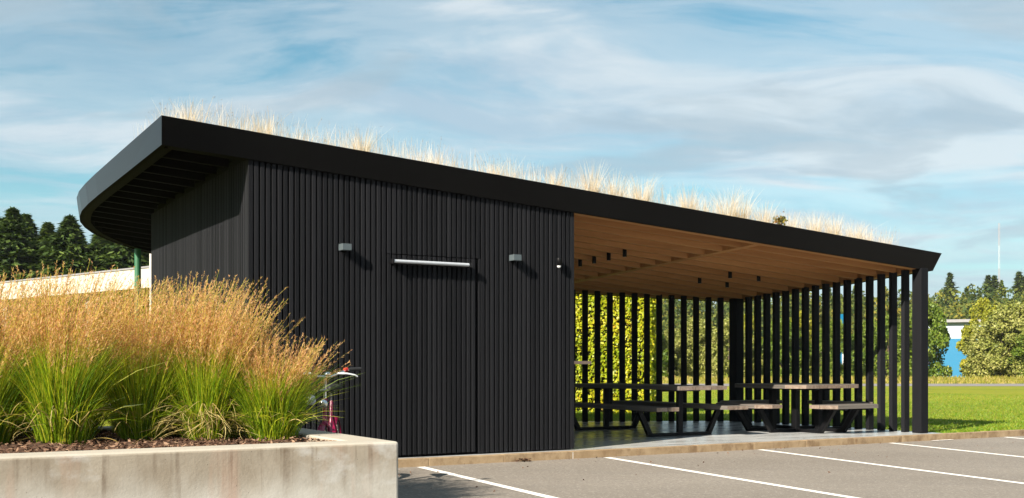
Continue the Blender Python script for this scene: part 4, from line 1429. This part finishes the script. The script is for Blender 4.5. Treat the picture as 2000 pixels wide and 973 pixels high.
def spruce_mesh(name, seed, H, RX, mat, levels=34, per=11, seg=8, wq=0.34, base=0.03, pw=0.82, fat=0.24):
    rng = np.random.default_rng(seed)
    cs, ds = [], []
    for L_ in range(levels):
        f = L_ / (levels - 1)
        z = H * (base + (1 - base) * f)
        r = RX * (1 - f) ** pw * rng.uniform(0.66, 1.18) + 0.05
        for b in range(per):
            a = rng.uniform(0, 2 * math.pi)
            rr = r * rng.uniform(0.5, 1.22)
            for s in range(seg):
                t = (s + rng.uniform(0.2, 1.0)) / seg
                if t > 1.05: continue
                x = rr * t
                droop = -0.34 * rr * t ** 1.2 + 0.14 * rr * t ** 3
                cs.append((x * math.cos(a) + rng.normal(0, 0.10) * rr * 0.4, x * math.sin(a) + rng.normal(0, 0.10) * rr * 0.4, z + droop + rng.normal(0, 0.05)))
                ds.append((math.cos(a), math.sin(a), -0.25))
    C = np.array(cs); D = np.array(ds)
    N = len(C)
    side = np.cross(D, np.array([0, 0, 1.0])); side /= np.linalg.norm(side, axis=1)[:, None]
    n = rng.normal(size=(N, 3)) * 0.5
    D2 = D + n; D2 /= np.linalg.norm(D2, axis=1)[:, None]
    s2 = side + rng.normal(size=(N, 3)) * 0.45; s2 /= np.linalg.norm(s2, axis=1)[:, None]
    ln = wq * rng.uniform(0.6, 1.5, N)[:, None]; wd = ln * fat
    v = np.stack([C - D2 * ln * 0.5, C + s2 * wd, C + D2 * ln * 0.62, C - s2 * wd], 1).reshape(-1, 3)
    q = np.arange(N * 4).reshape(-1, 4)
    # leader
    return np_mesh(name, [(v, q, mat)])


def tree(name, label, cat, loc, crown, trunk, s=(1, 1, 1), rz=0.0, group=None):
    t = thing(name, label, cat, loc, rz, group)
    link('crown', crown, t, (0, 0, 0), (0, 0, 0), s)
    link('trunk', trunk, t, (0, 0, 0), (0, 0, 0), s)
    return t


SPR = [spruce_mesh('crown', 41 + i, 10.0, rx, F_SPRUCE, levels=50, per=36, seg=16, wq=0.27, pw=0.88, fat=0.2) for i, rx in enumerate((3.5, 2.9, 4.1))]
SPT = MB().tube([(0, 0, 0), (0, 0, 9.7)], [0.2, 0.03], 7).mesh('trunk', M_BARK)
SP = [  # X, Y, height, kind, label
    (-28.6, 61.0, 9.0, 2, 'tall spruce half cut by the left edge of the picture'),
    (-27.2, 60.0, 9.3, 0, 'broad dark spruce, tallest at the left of the picture'),
    (-29.6, 67.0, 9.9, 2, 'dark spruce close behind the tallest left one'),
    (-25.5, 60.5, 8.6, 1, 'small pointed spruce right of the tallest left one'),
    (-26.0, 66.0, 8.7, 0, 'bushy spruce in the middle of the left row'),
    (-24.1, 60.0, 8.9, 2, 'pointed spruce left of the rounded roof corner'),
    (-23.3, 66.0, 10.0, 0, 'bright green spruce just under the rounded roof corner'),
    (-22.4, 60.0, 8.2, 1, 'slim spruce right of the pointed one by the roof corner'),
    (-20.9, 60.0, 8.6, 2, 'dark spruce below the curved roof edge'),
    (-20.4, 66.0, 9.4, 0, 'spruce seen between the roof curve and the green pole'),
    (-19.2, 60.0, 7.8, 2, 'dark spruce right behind the green pole'),
    (-17.6, 61.0, 7.6, 0, 'spruce between the green pole and the pale post'),
    (-16.2, 65.0, 8.4, 2, 'spruce hidden mostly by the dark side wall'),
    (-33.5, 71.0, 9.4, 0, 'rear spruce filling the gap left of the tallest left one'),
    (-30.6, 72.0, 8.8, 2, 'rear spruce filling the gap behind the small pointed one'),
    (-28.2, 72.0, 8.6, 1, 'rear spruce behind the bushy one in the middle of the left row'),
    (-26.4, 71.0, 9.6, 2, 'rear spruce in the gap left of the rounded roof corner'),
    (-23.9, 72.0, 9.0, 0, 'rear spruce in the gap below the curved roof edge'),
    (-21.4, 71.0, 8.8, 2, 'rear spruce just left of the green pole'),
]
for X, Y, h, k, lab in SP:
    s = h / 10.0
    tree('spruce_tree', lab, 'tree', (X, Y, 0.05), SPR[k], SPT, (s * 1.75, s * 1.75, s * 1.02), random.uniform(0, 6), 'spruces behind the low building')

# the row of bushes and small trees beyond the far road
TR = {'green': crown_mesh('crown', 51, 5.0, 2.4, 0.2, F_TREE, 16250, 0.175, 60), 'olive': crown_mesh('crown', 52, 5.0, 2.5, 0.15, F_WILLOW, 17500, 0.175, 70),
      'yellow': crown_mesh('crown', 53, 5.0, 1.9, 0.3, F_YELLOW, 12500, 0.175, 46), 'olive2': crown_mesh('crown', 54, 5.0, 2.0, 0.2, F_WILLOW, 15000, 0.175, 56)}
TK = trunk_mesh(3.6, 0.14, 3)
TRL = [  # X, Y, height, width factor, kind, label
    (9.4, 79, 4.4, 1.0, 'green', 'green bush seen just right of the hedge between the back slats'),
    (11.6, 80, 3.6, 0.9, 'olive', 'pale bush between the back slats, second from the hedge'),
    (13.6, 81, 4.6, 0.9, 'olive2', 'tall pale birch like tree between the back slats, left of the wide corner column'),
    (15.6, 79, 4.3, 1.0, 'olive', 'pale rounded bush just left of the wide back corner column'),
    (17.6, 82, 4.8, 0.7, 'yellow', 'narrow yellow tree just right of the wide back corner column'),
    (19.4, 79, 4.4, 0.9, 'green', 'green bush behind the farthest side slats'),
    (21.3, 81, 5.0, 0.8, 'yellow', 'yellowing tree behind the middle side slats'),
    (22.9, 78, 4.2, 0.9, 'green', 'green bush left of the blue sign tower'),
    (25.6, 79, 4.3, 0.8, 'green', 'green bush right of the blue sign tower'),
    (26.6, 78, 4.6, 0.85, 'green', 'green bush behind the nearest side slats'),
    (28.5, 76, 5.6, 0.74, 'green', 'leafy green tree behind the front corner column'),
    (34.3, 77, 4.9, 1.0, 'olive', 'broad pale olive bush right of the blue hall'),
    (36.9, 86, 6.2, 0.75, 'yellow', 'yellow green tree rising behind the broad olive bush'),
    (36.4, 78, 5.7, 1.2, 'olive2', 'big pale bush at the right edge of the picture'),
    (36.2, 75.5, 4.0, 1.1, 'green', 'low green bush in front of the big pale ones at the right edge'),
    (41.5, 79, 5.6, 1.1, 'olive', 'pale bush just beyond the right edge of the picture'),
]
for X, Y, h, wf, k, lab in TRL:
    s = h / 5.0
    tree('small_tree', lab, 'tree', (X, Y, 0.07), TR[k], TK, (s * wf, s * wf, s), random.uniform(0, 6), 'bushes and trees beyond the road')

# dry rough verge beyond the road
rng = np.random.default_rng(61)
N = 26000
X = rng.uniform(2, 48, N); Y = 62.5 + 12 * rng.uniform(0, 1, N)
h = rng.uniform(0.10, 0.36, N) * (0.4 + (Y - 62.5) / 14)
a = rng.uniform(0, 6.28, N)
P = np.zeros((N, 3, 3)); t = np.array([0, .5, 1.0])[None]
P[..., 0] = X[:, None] + np.cos(a)[:, None] * h[:, None] * 0.3 * t ** 2; P[..., 1] = Y[:, None] + np.sin(a)[:, None] * h[:, None] * 0.3 * t ** 2; P[..., 2] = 0.05 + h[:, None] * t
vv_, qq_ = strips(P, np.full((N, 3), 0.035) * np.array([1, .8, .2])[None], side_of(P, rng))
tag(link('verge_grass', np_mesh('verge_grass', [(vv_, qq_, F_ROUGH)])), 'dry yellow rough grass along the far side of the road', 'grass', kind='stuff')

# mown grass blades on the near lawn
rng = np.random.default_rng(62)
N = 90000
uu = 9.5 + 22 * rng.uniform(0, 1, N) ** 1.4; vv2 = -0.25 + 26 * rng.uniform(0, 1, N) ** 1.7
uu2 = rng.uniform(2.0, 11.5, 30000); v3_ = rng.uniform(4.2, 16, 30000)
u = np.concatenate([uu, uu2]); v = np.concatenate([vv2, v3_])
ok = ~((u < 11.02) & (v < 4.3 + np.maximum(0, (10.98 - u)) * 0.507)) & (v > KV(13) + 0.16 - 0.013 * np.maximum(u - 13, 0))
u, v = u[ok], v[ok]; N = len(u)
h = rng.uniform(0.02, 0.055, N); a = rng.uniform(0, 6.28, N)
Xw = AX + u * UX - v * UY; Yw = AY + u * UY + v * UX
P = np.zeros((N, 3, 3))
P[..., 0] = Xw[:, None] + np.cos(a)[:, None] * h[:, None] * 0.6 * t ** 2; P[..., 1] = Yw[:, None] + np.sin(a)[:, None] * h[:, None] * 0.6 * t ** 2; P[..., 2] = 0.065 + h[:, None] * t
vv_, qq_ = strips(P, np.full((N, 3), 0.006) * np.array([1, .8, .2])[None], side_of(P, rng))
tag(link('lawn_grass', np_mesh('lawn_grass', [(vv_, qq_, F_LAWN)])), 'short green lawn grass beside and behind the shelter', 'grass', kind='stuff')

# wooded rise far off: skyline spruces as trees, the rest one mass
rng = np.random.default_rng(63)
Cs, Us = [], []
for _ in range(620):
    Y = rng.uniform(150, 300); X = Y * rng.uniform(0.02, 0.60)
    H = rng.uniform(7.5, 12.5); Rr = H * rng.uniform(0.22, 0.34); zb0 = hill_z(Y)
    con = rng.uniform() < 0.35
    M = 380
    zz = rng.uniform(0, 1, M)
    prof = (1 - zz) ** 0.8 if con else np.sin(np.pi * np.clip(0.2 + 0.8 * zz, 0, 1)) ** 0.6
    rr = Rr * prof * rng.uniform(0.4, 1.1, M) * (0.75 if con else 1.15); a = rng.uniform(0, 6.28, M)
    Cs.append(np.stack([X + rr * np.cos(a), Y + rr * np.sin(a), zb0 + H * (0.06 + 0.94 * zz)], 1))
    Us.append(np.stack([np.cos(a), np.sin(a), 0.4 + 0 * a], 1))
C = np.concatenate(Cs)
fv, fq = leaf_quads(C, 0.55, 0.4, 0.7, rng=rng, up=np.concatenate(Us))
tag(link('distant_wood', np_mesh('distant_wood', [(fv, fq, F_FAR)])), 'distant mixed wood on the rise behind the bushes', 'trees', kind='stuff')
FSP = spruce_mesh('crown', 91, 14.0, 3.7, F_FAR, 30, 12, 11, 0.8, 0.1, fat=0.2)
FTK = MB().tube([(0, 0, 0), (0, 0, 13.5)], [0.25, 0.04], 6).mesh('trunk', M_BARK)
for X, Y, h, lab in [(85.5, 215, 15.5, 'dark spruce on the skyline just right of the low roof end'), (93.0, 225, 13.0, 'small skyline spruce above the blue hall'), (93.0, 215, 15.0, 'skyline spruce above the yellow green tree'),
                     (97.3, 222, 15.2, 'skyline spruce just left of the mast foot'), (100.4, 218, 15.8, 'skyline spruce right under the mast'), (103.2, 222, 15.0, 'last skyline spruce at the right edge of the picture'),
                     (62.0, 215, 12.5, 'far spruce tip seen between the middle side slats'), (72.5, 215, 13.2, 'far spruce tip seen between the nearest side slats')]:
    s = h / 14.0
    tree('far_spruce', lab, 'tree', (X, Y, hill_z(Y)), FSP, FTK, (s, s, s), random.uniform(0, 6), 'spruces on the skyline')

# blue hall, blue sign tower and radio mast
bh = thing('blue_hall', 'bright blue industrial hall with pale upper band, between bushes', 'building', (36.8, 96, 0.05), R(-24))
MB().box(-1.0, 5.5, 0, 14, 0, 3.35).build('wall', M_BLUE, bh)
MB().box(-1.02, 5.52, -0.02, 14.02, 3.351, 4.75).build('upper_wall', M_PALEBLUE, bh)
MB().box(-1.5, 6.0, -0.5, 14.5, 4.752, 5.0).build('roof', M_ROOFGREY, bh)
st = thing('sign_tower', 'slim blue and white sign tower between the side slats', 'sign', (25.45, 85, 0.05), R(5))
MB().box(-0.55, 0.75, 0, 0.4, 4.1, 5.0).build('sign_box', M_BLUE, st)
MB().box(-0.50, 0.05, 0.05, 0.35, 0, 4.098).build('blue_leg', M_BLUE, st)
MB().box(0.052, 0.30, 0.06, 0.34, 0, 4.098).build('white_leg', M_WHITE, st)
mt = thing('radio_mast', 'tall thin red and white radio mast on the horizon', 'mast', (354, 800, 5), 0)
for i in range(6):
    z0, z1 = i * 16.5, (i + 1) * 16.5
    m2 = MB()
    for k in range(3):
        a = k * 2.094
        m2.tube([(0.55 * math.cos(a), 0.55 * math.sin(a), z0), (0.55 * math.cos(a), 0.55 * math.sin(a), z1)], 0.09, 4)
    for k in range(10):
        za, zc = z0 + k * 1.65, z0 + (k + 1) * 1.65
        a, b = (k % 3) * 2.094, ((k + 1) % 3) * 2.094
        m2.tube([(0.55 * math.cos(a), 0.55 * math.sin(a), za), (0.55 * math.cos(b), 0.55 * math.sin(b), zc)], 0.06, 4)
    m2.build('lattice', M_WIRE if i % 2 == 0 else M_MASTRED, mt)

# few dry leaves and weeds at the foot of the kerb
rng = np.random.default_rng(71)
N = 220
uu = np.concatenate([rng.normal(3.25, 0.06, 120), rng.uniform(-0.5, 12, 100)])
C = np.stack([AX + uu * UX, AY + uu * UY, np.full(N, 0.0)], 1)
dv = -0.245 - 0.013 * np.maximum(uu, 0) - np.abs(rng.normal(0, 0.02, N))
dv[120:] -= np.abs(rng.normal(0, 1.2, 100)) * (rng.uniform(0, 1, 100) < 0.6)
C[:, 0] -= dv * UY; C[:, 1] += dv * UX
C[:, 2] = np.array([asph_z(x) for x in dv]) + 0.008 + np.where(np.arange(N) < 120, rng.uniform(0, 0.03, N), 0.0)
lv_, lq_ = leaf_quads(C, 0.028, 0.5, 0.6, rng=rng, up=np.array([0, 0, 1.0]))
tag(link('fallen_leaves', np_mesh('fallen_leaves', [(lv_, lq_, M_CHIP), ])), 'scattered dry leaves and weeds along the kerb', 'leaves', kind='stuff')

# ------------------------------------------------------------------ thin summer haze
hz_m = bpy.data.materials.new('haze air')
hz_m.use_nodes = True
hz_m.node_tree.nodes.clear()
kh = NT(hz_m.node_tree)
ho = kh.n('ShaderNodeOutputMaterial')
pv = kh.n('ShaderNodeVolumePrincipled')
pv.inputs['Color'].default_value = (0.82, 0.90, 1.0, 1)
pv.inputs['Density'].default_value = 0.00012
kh.l(pv.outputs[0], ho.inputs['Volume'])
hb = MB().box(-3300, 3300, -200, 3400, -1.6, 112).build('haze', hz_m)
tag(hb, kind='stuff')
